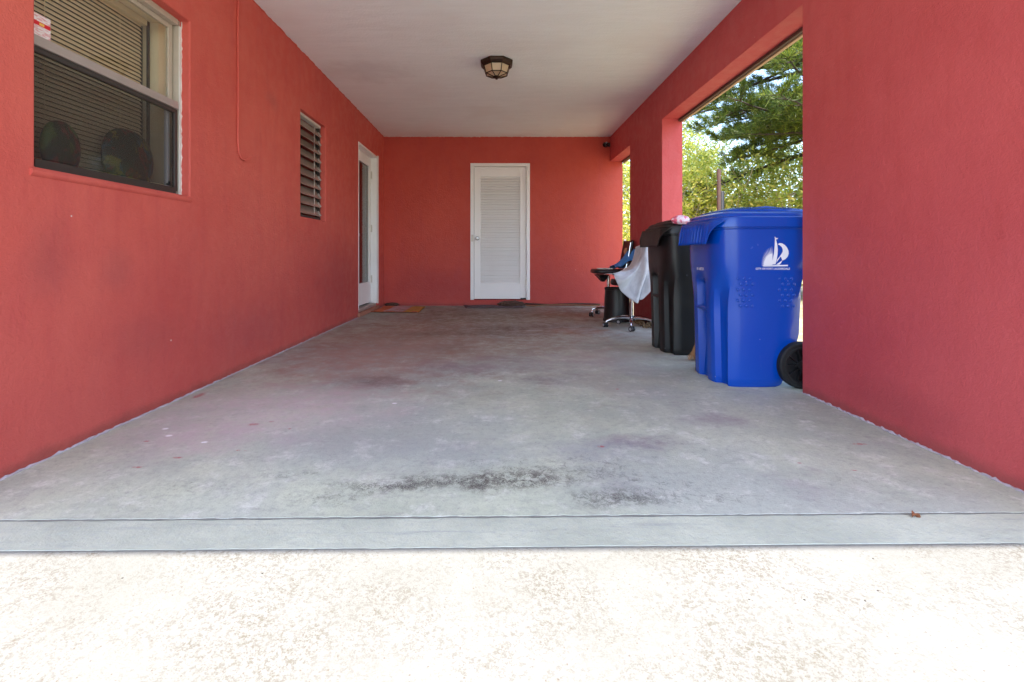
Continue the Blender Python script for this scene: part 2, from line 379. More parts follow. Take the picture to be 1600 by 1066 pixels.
# ------------------------------------------------------------------ geometry helpers
class MB:
    def __init__(s): s.v = []; s.f = []; s.mi = []; s.cur = 0
    def add(s, verts, faces):
        o = len(s.v); s.v += [tuple(p) for p in verts]
        s.f += [tuple(i+o for i in f) for f in faces]; s.mi += [s.cur]*len(faces); return s
    def box(s, x0, x1, y0, y1, z0, z1):
        v = [(x0,y0,z0),(x1,y0,z0),(x1,y1,z0),(x0,y1,z0),(x0,y0,z1),(x1,y0,z1),(x1,y1,z1),(x0,y1,z1)]
        return s.add(v, [(0,3,2,1),(4,5,6,7),(0,1,5,4),(1,2,6,5),(2,3,7,6),(3,0,4,7)])
    def obox(s, c, size, mat):
        # oriented box
        hx, hy, hz = [k/2 for k in size]
        v = [Vector((a*hx, b*hy, d*hz)) for d in (-1,1) for a, b in ((-1,-1),(1,-1),(1,1),(-1,1))]
        v = [mat @ p + Vector(c) for p in v]
        return s.add(v, [(0,3,2,1),(4,5,6,7),(0,1,5,4),(1,2,6,5),(2,3,7,6),(3,0,4,7)])
    def tube(s, pts, r, n=10, cap=True):
        pts = [Vector(p) for p in pts]
        if not hasattr(r, '__len__'): r = [r]*len(pts)
        o = len(s.v); prev = None; rings = []
        for i, p in enumerate(pts):
            a = pts[max(0, i-1)]; b = pts[min(len(pts)-1, i+1)]
            d = (b-a).normalized()
            if prev is None:
                up = Vector((0,0,1)) if abs(d.z) < .9 else Vector((1,0,0))
                u = d.cross(up).normalized()
            else:
                u = (prev - d*prev.dot(d)).normalized()
            w = d.cross(u); prev = u
            rings.append([p + (u*math.cos(2*PI*k/n)+w*math.sin(2*PI*k/n))*r[i] for k in range(n)])
        vs = [q for rg in rings for q in rg]; fs = []
        for i in range(len(pts)-1):
            for k in range(n):
                fs.append((i*n+k, i*n+(k+1)%n, (i+1)*n+(k+1)%n, (i+1)*n+k))
        if cap:
            fs.append(tuple(range(n))[::-1]); fs.append(tuple((len(pts)-1)*n+k for k in range(n)))
        return s.add(vs, fs)
    def loft(s, rings, cap0=True, cap1=True):
        n = len(rings[0]); vs = [p for r in rings for p in r]; fs = []
        for i in range(len(rings)-1):
            for k in range(n):
                fs.append((i*n+k, i*n+(k+1)%n, (i+1)*n+(k+1)%n, (i+1)*n+k))
        if cap0: fs.append(tuple(range(n))[::-1])
        if cap1: fs.append(tuple((len(rings)-1)*n+k for k in range(n)))
        return s.add(vs, fs)
    def lathe(s, prof, c=(0,0,0), n=24, axis='z', ph=0):
        rings = []
        for (r, h) in prof:
            rg = []
            for k in range(n):
                a = 2*PI*k/n+ph
                if axis == 'z': rg.append((c[0]+r*math.cos(a), c[1]+r*math.sin(a), c[2]+h))
                elif axis == 'y': rg.append((c[0]+r*math.cos(a), c[1]+h, c[2]-r*math.sin(a)))
                else: rg.append((c[0]+h, c[1]+r*math.cos(a), c[2]+r*math.sin(a)))
            rings.append(rg)
        return s.loft(rings)
    def grid(s, fn, nu, nv):
        vs = [fn(i/nu, j/nv) for j in range(nv+1) for i in range(nu+1)]
        fs = [(j*(nu+1)+i, j*(nu+1)+i+1, (j+1)*(nu+1)+i+1, (j+1)*(nu+1)+i) for j in range(nv) for i in range(nu)]
        return s.add(vs, fs)
    def build(s, name, mat, parent=None, smooth=None, bevel=0, seg=2, solid=0, recalc=True, weld=False, sub=0):
        me = bpy.data.meshes.new(name); me.from_pydata(s.v, [], s.f); me.update()
        mats = mat if isinstance(mat, (list, tuple)) else [mat]
        for m_ in mats: me.materials.append(m_)
        if len(mats) > 1: me.polygons.foreach_set('material_index', s.mi)
        if recalc or weld:
            bm = bmesh.new(); bm.from_mesh(me)
            if weld: bmesh.ops.remove_doubles(bm, verts=bm.verts, dist=1e-5)
            if recalc: bmesh.ops.recalc_face_normals(bm, faces=bm.faces)
            bm.to_mesh(me); bm.free()
        if smooth is not None:
            me.polygons.foreach_set('use_smooth', [True]*len(me.polygons))
            try: me.set_sharp_from_angle(angle=R(smooth))
            except Exception: pass
        o = bpy.data.objects.new(name, me); COL.objects.link(o)
        if parent: o.parent = parent
        if solid:
            md = o.modifiers.new('solid', 'SOLIDIFY'); md.thickness = solid; md.offset = 0
        if sub:
            md = o.modifiers.new('sub', 'SUBSURF'); md.levels = sub; md.render_levels = sub
        if bevel:
            md = o.modifiers.new('bevel', 'BEVEL'); md.width = bevel; md.segments = seg
            md.limit_method = 'ANGLE'; md.angle_limit = R(35)
        return o

def tag(o, label=None, cat=None, group=None, kind=None):
    if label: o['label'] = label
    if cat: o['category'] = cat
    if group: o['group'] = group
    if kind: o['kind'] = kind
    return o
def thing(name, label, cat, loc=(0,0,0), rz=0, group=None):
    o = bpy.data.objects.new(name, None); COL.objects.link(o); o.location = loc; o.rotation_euler = (0,0,rz)
    o.empty_display_size = .1
    return tag(o, label, cat, group)
def copy_thing(root):
    r = root.copy(); COL.objects.link(r)
    for ch in list(root.children):
        c_ = ch.copy(); COL.objects.link(c_); c_.parent = r
        for g in list(ch.children):
            d = g.copy(); COL.objects.link(d); d.parent = c_
    return r

def wall_mesh(axis, a0, a1, z0, z1, t0, t1, holes, step=1.0):
    """one solid wall with rectangular openings. axis 'y': wall runs along y, thickness in x (t0..t1)"""
    A = sorted(set([a0, a1]+[h for o in holes for h in o[:2] if a0 <= h <= a1]))
    Z = sorted(set([z0, z1]+[h for o in holes for h in o[2:] if z0 <= h <= z1]))
    def solid(i, j):
        if not (0 <= i < len(A)-1 and 0 <= j < len(Z)-1): return False
        ca = (A[i]+A[i+1])/2; cz = (Z[j]+Z[j+1])/2
        return not any(h[0] < ca < h[1] and h[2] < cz < h[3] for h in holes)
    def P(a, t, z): return (t, a, z) if axis == 'y' else (a, t, z)
    mb = MB()
    for i in range(len(A)-1):
        for j in range(len(Z)-1):
            if not solid(i, j): continue
            p, q, r_, s_ = A[i], A[i+1], Z[j], Z[j+1]
            for t_ in (t0, t1): mb.add([P(p,t_,r_), P(q,t_,r_), P(q,t_,s_), P(p,t_,s_)], [(0,1,2,3)])
            if not solid(i-1, j): mb.add([P(p,t0,r_), P(p,t1,r_), P(p,t1,s_), P(p,t0,s_)], [(0,1,2,3)])
            if not solid(i+1, j): mb.add([P(q,t0,r_), P(q,t1,r_), P(q,t1,s_), P(q,t0,s_)], [(0,1,2,3)])
            if not solid(i, j-1): mb.add([P(p,t0,r_), P(q,t0,r_), P(q,t1,r_), P(p,t1,r_)], [(0,1,2,3)])
            if not solid(i, j+1): mb.add([P(p,t0,s_), P(q,t0,s_), P(q,t1,s_), P(p,t1,s_)], [(0,1,2,3)])
    return mb

rng = random.Random(7)
# ------------------------------------------------------------------ ground, drive, slab
def sheet(name, x0, x1, y0, y1, z, mat, kind='structure'):
    o = MB().add([(x0,y0,z),(x1,y0,z),(x1,y1,z),(x0,y1,z)], [(0,1,2,3)]).build(name, mat, recalc=False)
    return tag(o, kind=kind)
sheet('ground', -250, 250, -250, 250, -.050, M['ground'])

def ragged_slab(name, y_front, y_back, x0, x1, z, depth, mat, seed, amp):
    r_ = random.Random(seed); n = 260; xs = [x0+(x1-x0)*i/n for i in range(n+1)]
    e = [0]*(n+1)
    for k, (fr, am) in enumerate([(1.3, .5), (4.1, .35), (13, .3), (37, .25)]):
        ph = r_.random()*9
        for i, x in enumerate(xs): e[i] += am*math.sin(fr*x*2+ph)
    e = [(v*.5+r_.uniform(-.5, .5))*amp for v in e]
    mb = MB(); vs = []; fs = []
    ym = lambda x: y_front(x)+.02
    for i, x in enumerate(xs):
        yf = y_front(x)+e[i]
        vs += [(x, yf+.004, z-depth), (x, yf+.0005, z-.004), (x, yf+.003, z), (x, y_back(x)+.0015*math.sin(x*40), z)]
    vs += [(x, y_back(x)+.0015*math.sin(x*40)+.0005, z-depth) for x in xs]
    for i in range(n):
        for k in range(3): fs.append((i*4+k, (i+1)*4+k, (i+1)*4+k+1, i*4+k+1))
        fs.append((i*4+3, (i+1)*4+3, 4*(n+1)+i+1, 4*(n+1)+i))
    mb.add(vs, fs)
    o = mb.build(name, mat, smooth=40, recalc=False)
    return tag(o, kind='structure')
M['joint'] = plain('dark_joint_shade_dirt', (120, 121, 117), .95, var=.4, vs=40)  # dirt strip laid in each joint, painted dark for the groove's shade
SL = lambda x: 1.398+.0145*x
AP = lambda x: 1.252+.0135*x
ragged_slab('driveway', lambda x: -14, lambda x: AP(x)-.0015, -2.6, 2.6, -.003, .12, M['driveway'], 9, .0015)
ragged_slab('carport_floor', SL, lambda x: 7.3, -3.2, 1.93, 0, .12, M['slab'], 3, .004)
def joint(name, fy, wd, seed):
    r_ = random.Random(seed); n = 320; vs = []; fs = []
    k_ = [1.0]*(n+1)
    for i in range(n+1):
        x = -2.6+5.2*i/n; ww = wd*(.55+.45*math.sin(x*5+seed)*math.sin(x*1.7+1))+r_.uniform(0, .0015)
        vs += [(x, fy(x)-(.0052 if seed == 3 else .0018)-ww*.5-r_.random()*.001, -.0009 if seed == 3 else -.0022), (x, fy(x)+(.006 if seed == 3 else .002), -.0009 if seed == 3 else -.0022)]
        if i < n: fs.append((i*2, i*2+2, i*2+3, i*2+1))
    return tag(MB().add(vs, fs).build(name, M['joint'], recalc=False), kind='structure')
joint('joint_shade_dirt', SL, .0, 3); joint('edge_shade_dirt', AP, .0004, 8)
ragged_slab('apron', AP, lambda x: SL(x)-.006, -2.6, 2.6, -.0015, .12, M['apron'], 5, .0035)

# ------------------------------------------------------------------ walls
# left wall (house side) with window, louvre window and glazed door
W1 = (1.745, 2.627, 1.075, 2.023)   # y0,y1,z0,z1
W2 = (4.11, 4.71, 1.083, 2.00)
D1 = (5.83, 6.735, .0, 2.125)
LW = thing('house_wall', 'long red stucco house wall on the left side of the carport, with two windows and a glazed door', 'wall')
wall_mesh('y', 1.22, YB-.001, -.05, H, XL-.25, XL, [W1, W2, (D1[0], D1[1], -.2, D1[3])]).build('stucco', M['wall_left'], LW, bevel=.007, weld=True)

# sliding window
win = MB()
gx = XL-.05       # frame face
y0, y1, z0, z1 = W1
mr = 1.560        # meeting rail centre
f = MB()
f.box(gx-.05, gx-.004, y1-.012, y1, z0, z1).box(gx-.05, gx, y0, y0+.03, z0, z1)
f.box(gx-.05, gx, y0+.03, y1-.022, z1-.03, z1).box(gx-.05, gx+.006, y0+.03, y1-.022, z0, z0+.004)
wn = f.build('window', M['alu_tan'], LW, bevel=.002)
MB().box(gx-.0035, gx+.003, y1-.014, y1-.0005, z0, z1-.03).build('outer_flange', M['white_old'], wn, bevel=.001)
wn['label'] = 'sash window with tan blinds and a dark insect screen'
MB().box(gx-.032, gx+.004, y0+.03, y1-.022, mr-.022, mr+.018).build('meeting_rail', M['alu'], wn, bevel=.004)
f = MB(); ys = y1-.023
f.box(gx-.020, gx-.003, ys-.022, ys, z0+.023, mr-.024).box(gx-.020, gx-.003, y0+.031, y0+.05, z0+.023, mr-.024)
f.box(gx-.022, gx+.004, y0+.05, ys-.022, z0+.0045, z0+.040).box(gx-.020, gx-.002, y0+.05, ys-.022, mr-.045, mr-.024)
f.build('screen_frame', M['alu_dark'], wn, bevel=.002)
MB().box(gx-.012, gx-.011, y0+.05, ys-.022, z0+.045, mr-.045).build('insect_screen', M['screen'], wn)
f = MB()
f.box(gx-.045, gx-.026, ys-.046, ys-.028, z0+.023, mr-.024).build('sash_stile', M['alu_pale'], wn, bevel=.002)
f = MB()
f.box(gx-.046, gx-.030, ys-.030, ys-.002, mr+.019, z1-.031).box(gx-.046, gx-.030, y0+.031, ys-.030, z1-.055, z1-.031)
f.build('upper_sash', M['alu_tan'], wn, bevel=.002)
MB().box(gx-.040, gx-.037, y0+.03, ys-.030, mr+.019, z1-.055).build('upper_pane', M['glass'], wn)
MB().box(gx-.038, gx-.035, y0+.03, ys-.046, z0+.023, mr-.024).build('lower_pane', M['glass'], wn)
f = MB(); f.box(gx-.012, gx-.002, y1-.10, y1-.075, z0+.046, z0+.056).box(gx-.006, gx+.004, y1-.093, y1-.083, z0+.05, z0+.066)
f.build('screen_latch', M['black_plastic'], wn)
# caulk that has come loose round the frame
f = MB(); pts = []
for i in range(60):
    z = z0+.002+(z1-z0-.004)*i/59
    pts.append((gx+.004+rng.uniform(-.003,.003), y1-.001, z))
f.tube(pts, [rng.uniform(.001,.0038) for _ in pts], 6); f.build('caulk', M['peel'], wn, smooth=60)
# deep plaster reveal inside
f = MB(); rx0, rx1 = XL-.249, gx-.052
f.box(rx0, rx1, y1-.012, y1-.001, z0+.002, z1-.002)
f.box(rx0, rx1, y0+.001, y1-.013, z1-.012, z1-.002)
f.box(rx0, rx1, y0+.001, y1-.013, z0+.002, z0+.010)
f.build('plaster_reveal', M['cream'], wn)
# blinds
f = MB(); bx = XL-.215; pitch = .0205; z = z0+.03
while z < z1-.05:
    m_ = Matrix.Rotation(R(58), 3, 'Y')
    f.obox((bx, (y0+y1)/2-.03, z), (.0245, (y1-y0)-.085, .0009), m_)
    z += pitch
f.box(bx-.016, bx+.016, y0+.01, y1-.045, z1-.045, z1-.014)
f.build('blinds', M['blind'], wn)
f = MB()
for yy in (y0+.25, y0+.65): f.tube([(bx+.016, yy, z0+.02), (bx+.016, yy, z1-.05)], .0012, 5)
f.build('ladder_cord', M['blind'], wn)
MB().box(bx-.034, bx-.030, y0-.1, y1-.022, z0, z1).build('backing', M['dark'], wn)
f = MB().box(bx+.012, bx+.02, y1-.047, y1-.033, z0+.03, z1-.02); f.build('blind_side_channel', M['alu_dark'], wn)
for (gy, gz, ry_, rz_, mt, lab) in ((2.012, z0+.012, .088, .225, 'pot_a', 'tall round painted gourd, dark green with red marks, on the window ledge'), (2.385, z0+.012, .165, .285, 'pot_b', 'wide round painted gourd, blue green and yellow, on the window ledge')):
    f = MB(); pr = []
    for k in range(17):
        a = PI*k/16; pr.append((max(.02, math.sin(a)**.8), -.45*math.cos(a)+.45))
    rings = [[(XL-.148+.036*rr_*math.cos(2*PI*j/28), gy+ry_*rr_*math.sin(2*PI*j/28), gz+hh*rz_/.9) for j in range(28)] for rr_, hh in pr[2:]]
    f.loft(rings); tag(f.build('painted_gourd', M[mt], smooth=50), lab, 'ornament', 'ornaments behind the window')
# sticker on the glass
sy0, sy1 = 1.78, 1.899
f = MB().box(gx-.0368, gx-.0360, sy0, sy1, mr+.024, mr+.118); stk = f.build('sticker', M['sticker'], wn)
MB().box(gx-.0359, gx-.0356, sy0+.01, sy1-.001, mr+.074, mr+.090).build('sticker_band', M['sticker_red'], wn)
MB().box(gx-.0355, gx-.0352, 1.852, 1.872, mr+.077, mr+.087).build('sticker_badge', M['sticker_yellow'], wn)
# raised stucco sill moulding below
f = MB(); pr = [(0, 0), (.010, -.004), (.013, -.014), (.008, -.026), (0, -.030)]
f.loft([[(XL-.002+a, yy, z0-.006+b) for a, b in pr] for yy in (y0-.02, y1+.004)])
f.build('sill', M['wall_left'], wn, smooth=60)
# louvre window
y0, y1, z0, z1 = W2; gx = XL-.05
f = MB()
f.box(gx-.04, gx, y1-.03, y1, z0, z1).box(gx-.04, gx, y0, y0+.03, z0, z1).box(gx-.04, gx, y0+.03, y1-.03, z0, z0+.03)
lv = f.build('louvre_window', M['alu_dark'], LW, bevel=.002)
MB().box(gx-.04, gx+.012, y0+.03, y1-.03, z1-.022, z1).build('head_rail', M['white_old'], lv)
n = 10; ph = (z1-.03-z0-.04)/n
for i in range(n):
    zc = z0+.04+ph*(i+.5)
    m_ = Matrix.Rotation(R(58), 3, 'Y')
    MB().obox((gx-.012, (y0+y1)/2, zc), (.100, y1-y0-.065, .005), m_).build('louvre_blade', M['louvre'], lv, bevel=.0015)
f = MB()
for i in range(n):
    zc = z0+.04+ph*(i+.5); m_ = Matrix.Rotation(R(58), 3, 'Y')
    for yy in (y0+.036, y1-.036): f.obox((gx+.002, yy, zc-.012), (.05, .010, .018), m_)
f.build('blade_clips', M['alu'], lv)
MB().tube([(gx+.004, y1-.17, z0+.05), (gx+.004, y1-.17, z1-.03)], .004, 6).build('link_bar', M['alu'], lv)
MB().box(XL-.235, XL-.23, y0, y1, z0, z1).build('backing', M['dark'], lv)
# glazed door
y0, y1, z0, z1 = D1; dz = .085
f = MB()
f.box(XL-.12, XL+.002, y1-.022, y1, dz, z1).box(XL-.12, XL+.002, y0, y0+.022, dz, z1).box(XL-.12, XL+.002, y0+.022, y1-.022, z1-.028, z1)
f.box(XL-.16, XL-.121, y1-.05, y1, dz, z1).box(XL-.16, XL-.121, y0+.0, y0+.05, dz, z1)
f.box(XL+.0025, XL+.012, y1, y1+.045, dz-.01, z1+.012)
dr = f.build('glazed_door', M['white'], LW, bevel=.003)
dr['label'] = 'white exterior door with one tall glass pane'
x_ = XL-.118
f = MB()
f.box(x_, x_+.04, y1-.115, y1-.026, dz+.02, z1-.032).box(x_, x_+.04, y0+.026, y0+.115, dz+.02, z1-.032)
f.box(x_, x_+.04, y0+.115, y1-.115, z1-.16, z1-.032).box(x_, x_+.04, y0+.115, y1-.115, dz+.02, dz+.30)
f.build('door_leaf', M['white'], dr, bevel=.004)
f = MB()
for zc in (.42, 1.12, 1.86): f.box(x_+.040, x_+.050, y1-.050, y1-.024, zc-.05, zc+.05).tube([(x_+.052, y1-.028, zc-.05), (x_+.052, y1-.028, zc+.05)], .006, 8)
f.build('hinges', M['white_old'], dr)
MB().box(x_+.018, x_+.022, y0+.115, y1-.115, dz+.30, z1-.16).build('glass_pane', M['glass_dark'], dr)
MB().box(x_-.11, x_-.10, y0, y1, dz+.02, z1).build('hall_backing', plain('brown_hall_backing', (112, 84, 76), .9), dr)  # brown backing sheet; dim hall and reflected red wall painted as its colour
f = MB(); f.lathe([(.026, 0), (.026, .006), (.011, .012), (.011, .035), (.026, .045), (.028, .06), (.018, .07)], (x_+.04, y0+.07, 1.0), 16, 'x'); f.build('door_knob', M['steel'], dr, smooth=40)
f = MB().box(XL-.16, XL-.012, y0+.001, y1-.001, .052, dz); f.build('threshold', M['alu'], dr, bevel=.004)
f = MB().box(XL-.249, XL+.022, y0-.03, y1+.04, .001, .050); f.build('step', plain('worn_terracotta_step', (168, 116, 96), .85, var=.25, vs=10, bump=.3), dr, bevel=.008)

# back wall and louvred door
BW = thing('end_wall', 'red stucco wall across the far end of the carport', 'wall')
DX0, DX1, DZ0, DZ1 = -.388, .492, .088, 2.108
wall_mesh('x', XL-.25, 1.866, -.05, H, YB, YB+WT, [(DX0, DX1, DZ0, DZ1)]).build('stucco', M['wall_back'], BW, bevel=.007, weld=True)
f = MB(); fy = YB-.012
f.box(DX0, DX0+.052, fy, YB+.09, DZ0, DZ1).box(DX1-.052, DX1, fy, YB+.09, DZ0, DZ1).box(DX0+.052, DX1-.052, fy, YB+.09, DZ1-.048, DZ1)
ld = f.build('louvred_door', M['white'], BW, bevel=.003)
ld['label'] = 'narrow white door with full height louvres'
lx0, lx1 = DX0+.0575, DX1-.0575; ly = YB+.010; lz0, lz1 = DZ0+.012, DZ1-.053
f = MB(); s0, s1, t0_, t1_ = -.238, .345, .33, 1.915
f.box(lx0, s0, ly, ly+.035, lz0, lz1).box(s1, lx1, ly, ly+.035, lz0, lz1)
f.box(s0, s1, ly, ly+.035, lz0, t0_).box(s0, s1, ly, ly+.035, t1_, lz1)
leaf = f.build('door_leaf', M['white'], ld, bevel=.003)
f = MB(); n = 42; p_ = (t1_-t0_)/n
for i in range(n):
    m_ = Matrix.Rotation(R(52), 3, 'X')
    f.obox(((s0+s1)/2, ly+.017, t0_+p_*(i+.5)), (s1-s0-.002, .044, .007), m_)
f.build('louvre_slats', M['white'], ld, bevel=.0015, seg=1)
MB().box(s0-.02, s1+.02, ly+.045, ly+.05, t0_-.02, t1_+.02).build('backing', M['alu_pale'], ld)
f = MB(); f.lathe([(.030, 0), (.030, -.005), (.012, -.010), (.012, -.03), (.024, -.04), (.029, -.052), (.022, -.066), (.006, -.068)], (-.285, ly, 1.00), 20, 'y')
f.build('door_knob', M['steel'], ld, smooth=40)
f = MB().box(DX0+.012, DX0+.045, fy-.003, fy, .95, 1.05); f.build('strike_plate', M['white_old'], ld)
f = MB()
for zc in (.35, 1.1, 1.85): f.tube([(lx1+.003, fy-.004, zc-.045), (lx1+.003, fy-.004, zc+.045)], .006, 8)
f.build('hinges', M['white_old'], ld)
MB().box(DX1-.14, DX1-.06, ly-.012, ly-.0005, lz0-.006, lz0+.016).build('door_stop', M['black_plastic'], ld, bevel=.002)
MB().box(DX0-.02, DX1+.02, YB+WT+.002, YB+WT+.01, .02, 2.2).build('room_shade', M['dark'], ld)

# right wall with two open bays
RW = thing('side_wall', 'red stucco wall of square piers and a deep beam along the open right side', 'wall')
wall_mesh('y', 1.22, YB+WT, -.05, H, XR, XR+.209, [(2.65, 4.90, -.2, 2.13), (6.08, YB+WT-.02, -.2, 2.135)]).build('stucco', M['wall_right'], RW, bevel=.007, weld=True)
f = MB()
for (a, b, zz) in ((2.652, 4.898, 2.13), (6.082, YB-.02, 2.135)):
    f.box(XR+.166, XR+.192, a, b, zz-.022, zz-.0005)
f.build('shutter_track', M['brown_trim'], RW)
f = MB()
for (a, b, zz) in ((2.652, 4.898, 2.13), (6.082, YB-.02, 2.135)):
    f.box(XR+.193, XR+.215, a, b, zz-.030, zz+.02)
f.build('track_edge', M['tan_trim'], RW)

# roof
SUN_EL = 64
ye = lambda x: 1.238+.0135*x-(H+.003)/math.tan(R(SUN_EL))
RF = thing('carport_roof', 'flat concrete carport roof with white painted ceiling', 'roof')
mb = MB(); x0, x1, yb = -2.3, 2.10, 9.3
vs = [(x0, ye(x0), H), (x1, ye(x1), H), (x1, yb, H), (x0, yb, H)]
mb.add(vs+[(a, b, H+.18) for a, b, _ in vs], [(4,5,6,7),(0,1,5,4),(1,2,6,5),(2,3,7,6),(3,0,4,7)]); mb.build('roof_slab', M['roof_out'], RF, recalc=False)
mb = MB(); nx, ny = 60, 90
r2 = random.Random(5)
mb.grid(lambda u, v: (x0+(x1-x0)*u, ye(x0+(x1-x0)*u)*(1-v)+yb*v, H), 4, 4); mb.build('ceiling', M['ceiling'], RF, recalc=False)
# the rest of the house
HS = thing('house', 'red stucco house body behind the left wall of the carport', 'house')
f = MB(); f.box(-8, XL-.25, 1.22, 1.42, -.05, H).box(-8, -7.8, 1.42, 9, -.05, H).box(-7.8, XL-.25, 8.8, 9, -.05, H)
f.box(XL-.25, 1.866, 9.02, 9.2, -.05, H).box(1.66, 1.86, YB+WT+.001, 9.02, -.05, H).box(XL-.24, XL-.05, YB+WT+.001, 9.02, -.05, H)
f.build('outer_walls', M['wall_out'], HS)
MB().box(-8.4, -2.31, .4, 9.6, H+.001, H+.18).build('roof', M['roof_out'], HS)

# irregular bead of paint where ceiling meets the walls
f = MB()
def bead(p, q, n, r_):
    pts = []; rs = []
    for i in range(n+1):
        u = i/n; pts.append(tuple(p[k]+(q[k]-p[k])*u+rng.uniform(-.003, .003) for k in range(3))); rs.append(rng.uniform(.3, 1)*r_)
    f.tube(pts, rs, 6)
bead((XL, 1.3, H-.004), (XL, YB, H-.004), 160, .008); bead((XL, YB, H-.004), (XR, YB, H-.004), 110, .009)
f.build('paint_bead', M['wall_back'], BW, smooth=60)
M['base_smear'] = plain('lilac_grey_paint_smear', (176, 164, 172), .8, var=.3, vs=25, bump=.6, bs=60)
f = MB(); bead((XL+.001, 1.42, .001), (XL+.001, D1[0]-.04, .001), 260, .009); f.build('base_smear', M['base_smear'], LW, smooth=60)
f = MB(); bead((XR-.001, 1.42, .001), (XR-.001, 2.645, .001), 110, .009); f.build('base_smear', M['base_smear'], RW, smooth=60)
f = MB(); bead((-1.6, YB-.004, H-.001), (XR-.02, YB-.004, H-.001), 150, .004); f.build('ceiling_seam', M['peel'], BW, smooth=60)

# ------------------------------------------------------------------ ceiling lamp (octagonal lantern)
LP = thing('ceiling_lamp', 'octagonal bronze lantern with amber panes on the white ceiling', 'lamp', (0, 4.37, H))
ph8 = PI/8
MB().lathe([(.152, -.001), (.156, -.010), (.150, -.030), (.132, -.048), (.122, -.050)], (0,0,0), 8, ph=ph8).build('canopy', M['brass_dark'], LP, bevel=.003)
f = MB(); f.lathe([(.120, -.0505), (.100, -.112), (.020, -.135)], (0,0,0), 8, ph=ph8); f.build('glass_panes', M['lamp_glass'], LP)
f = MB()
for k in range(8):
    a = 2*PI*k/8+ph8; cs, sn = math.cos(a), math.sin(a)
    f.tube([(.122*cs, .122*sn, -.05), (.102*cs, .102*sn, -.113), (.024*cs, .024*sn, -.137)], .0042, 6)
    b = a+2*PI/8
    f.tube([(.102*cs, .102*sn, -.113), (.102*math.cos(b), .102*math.sin(b), -.113)], .0045, 6)
f.build('ribs', M['brass_dark'], LP, smooth=40)
MB().lathe([(.03, -.132), (.032, -.140), (.016, -.148), (.010, -.158), (.003, -.160)], (0,0,0), 12).build('finial', M['brass_dark'], LP, smooth=40)

# conduit on the left wall
f = MB(); X = XL+.007
pts = [(X, 3.105, H), (X, 3.10, 2.2), (X, 3.103, 1.8), (X, 3.10, 1.50), (X, 3.108, 1.42), (X, 3.135, 1.385), (X+.004, 3.18, 1.378), (X+.012, 3.225, 1.398), (X+.02, 3.24, 1.41)]
f.tube(pts, [.0065]*7+[.005, .003], 8)
tag(f.build('cable', M['wall_left'], smooth=60), 'thin red painted cable hanging down the left wall and hooked at its end', 'cable')

# security camera in the far corner
CM = thing('security_camera', 'small black dome camera high in the far right corner', 'camera', (1.60, 7.10, 2.38))
MB().box(-.012, .072, .028, .048, -.03, .03).build('mount', M['black_plastic'], CM, bevel=.004)
MB().lathe([(.006, .03), (.034, .02), (.043, 0), (.040, -.022), (.026, -.04), (.006, -.046)], (0,0,0), 18).build('housing', M['black_gloss'], CM, smooth=50)
MB().lathe([(.012, -.03), (.012, -.046), (.004, -.047)], (0,-.02,.01), 12, 'y').build('lens', M['grey_wheel'], CM, smooth=40)

# ------------------------------------------------------------------ wheeled bins
HALF_LO = [(.0,.0),(.0,.045),(0,.062),(0,.10),(.002,.125),(.012,.142),(.045,.150),(.052,.172),(.056,.200),(.066,.224),(.090,.240),(.130,.247),(.20,.248),(.28,.248),(.335,.243),(.357,.212),(.362,.12),(.362,0)]
HALF_HI = [(.0,.0),(.0,.045),(0,.062),(0,.10),(.002,.145),(.008,.185),(.018,.215),(.032,.238),(.050,.254),(.075,.264),(.110,.269),(.17,.270),(.28,.270),(.42,.270),(.54,.262),(.60,.235),(.62,.14),(.62,0)]
def smooth01(a): a = max(0, min(1, a)); return a*a*(3-2*a)
def side_y(z): return .248+(.270-.248)*min(1, z/.9)
def bin_ring(z, grow=0):
    k = z/.9; lo = smooth01((z-.42)/.30)      # scallop fades out above 0.5 m
    pts = []
    for i, ((ax, ay), (bx_, by)) in enumerate(zip(HALF_LO, HALF_HI)):
        # width/length scale linearly, scallop shape by lo
        bxl = bx_ if i < 13 else bx_
        back_lo = HALF_LO[i][0] if i >= 12 else None
        tx = ax*(1-lo)+bx_*lo if i < 12 else ax+(bx_-ax)*k
        yy_hi = by*(.918+.082*k)
        ty = ay*(1-lo)+yy_hi*lo if i < 12 else ay+(by-ay)*k
        if i < 12 and i > 9: ty = min(ty, side_y(z)-(.001 if i < 11 else 0)); 
        fr = .022*(1-k)
        if i < 9: tx += fr
        if i <= 1: tx += .05*smooth01((.615-z)/.05)*(1-.5*smooth01((.30-z)/.3))
        if i >= 12:
            bk = [(0, .385), (.10, .42), (.27, .488), (.65, .502), (.72, .575), (.91, .62)]
            for (za, xa), (zb, xb) in zip(bk, bk[1:]):
                if za <= z <= zb: mxx = xa+(xb-xa)*smooth01((z-za)/(zb-za)); break
            tx = min(tx, mxx) if i < 15 else mxx*(tx/(HALF_LO[17][0]+(.62-HALF_LO[17][0])*k))
        s_ = 1+grow
        pts.append((tx-(grow*.3 if i < 6 else -grow*.3 if i > 13 else 0), ty*s_, z))
    full = [(x, -y, z_) for (x, y, z_) in pts]
    full += [(x, y, z_) for (x, y, z_) in pts[::-1][1:-1]]
    return full
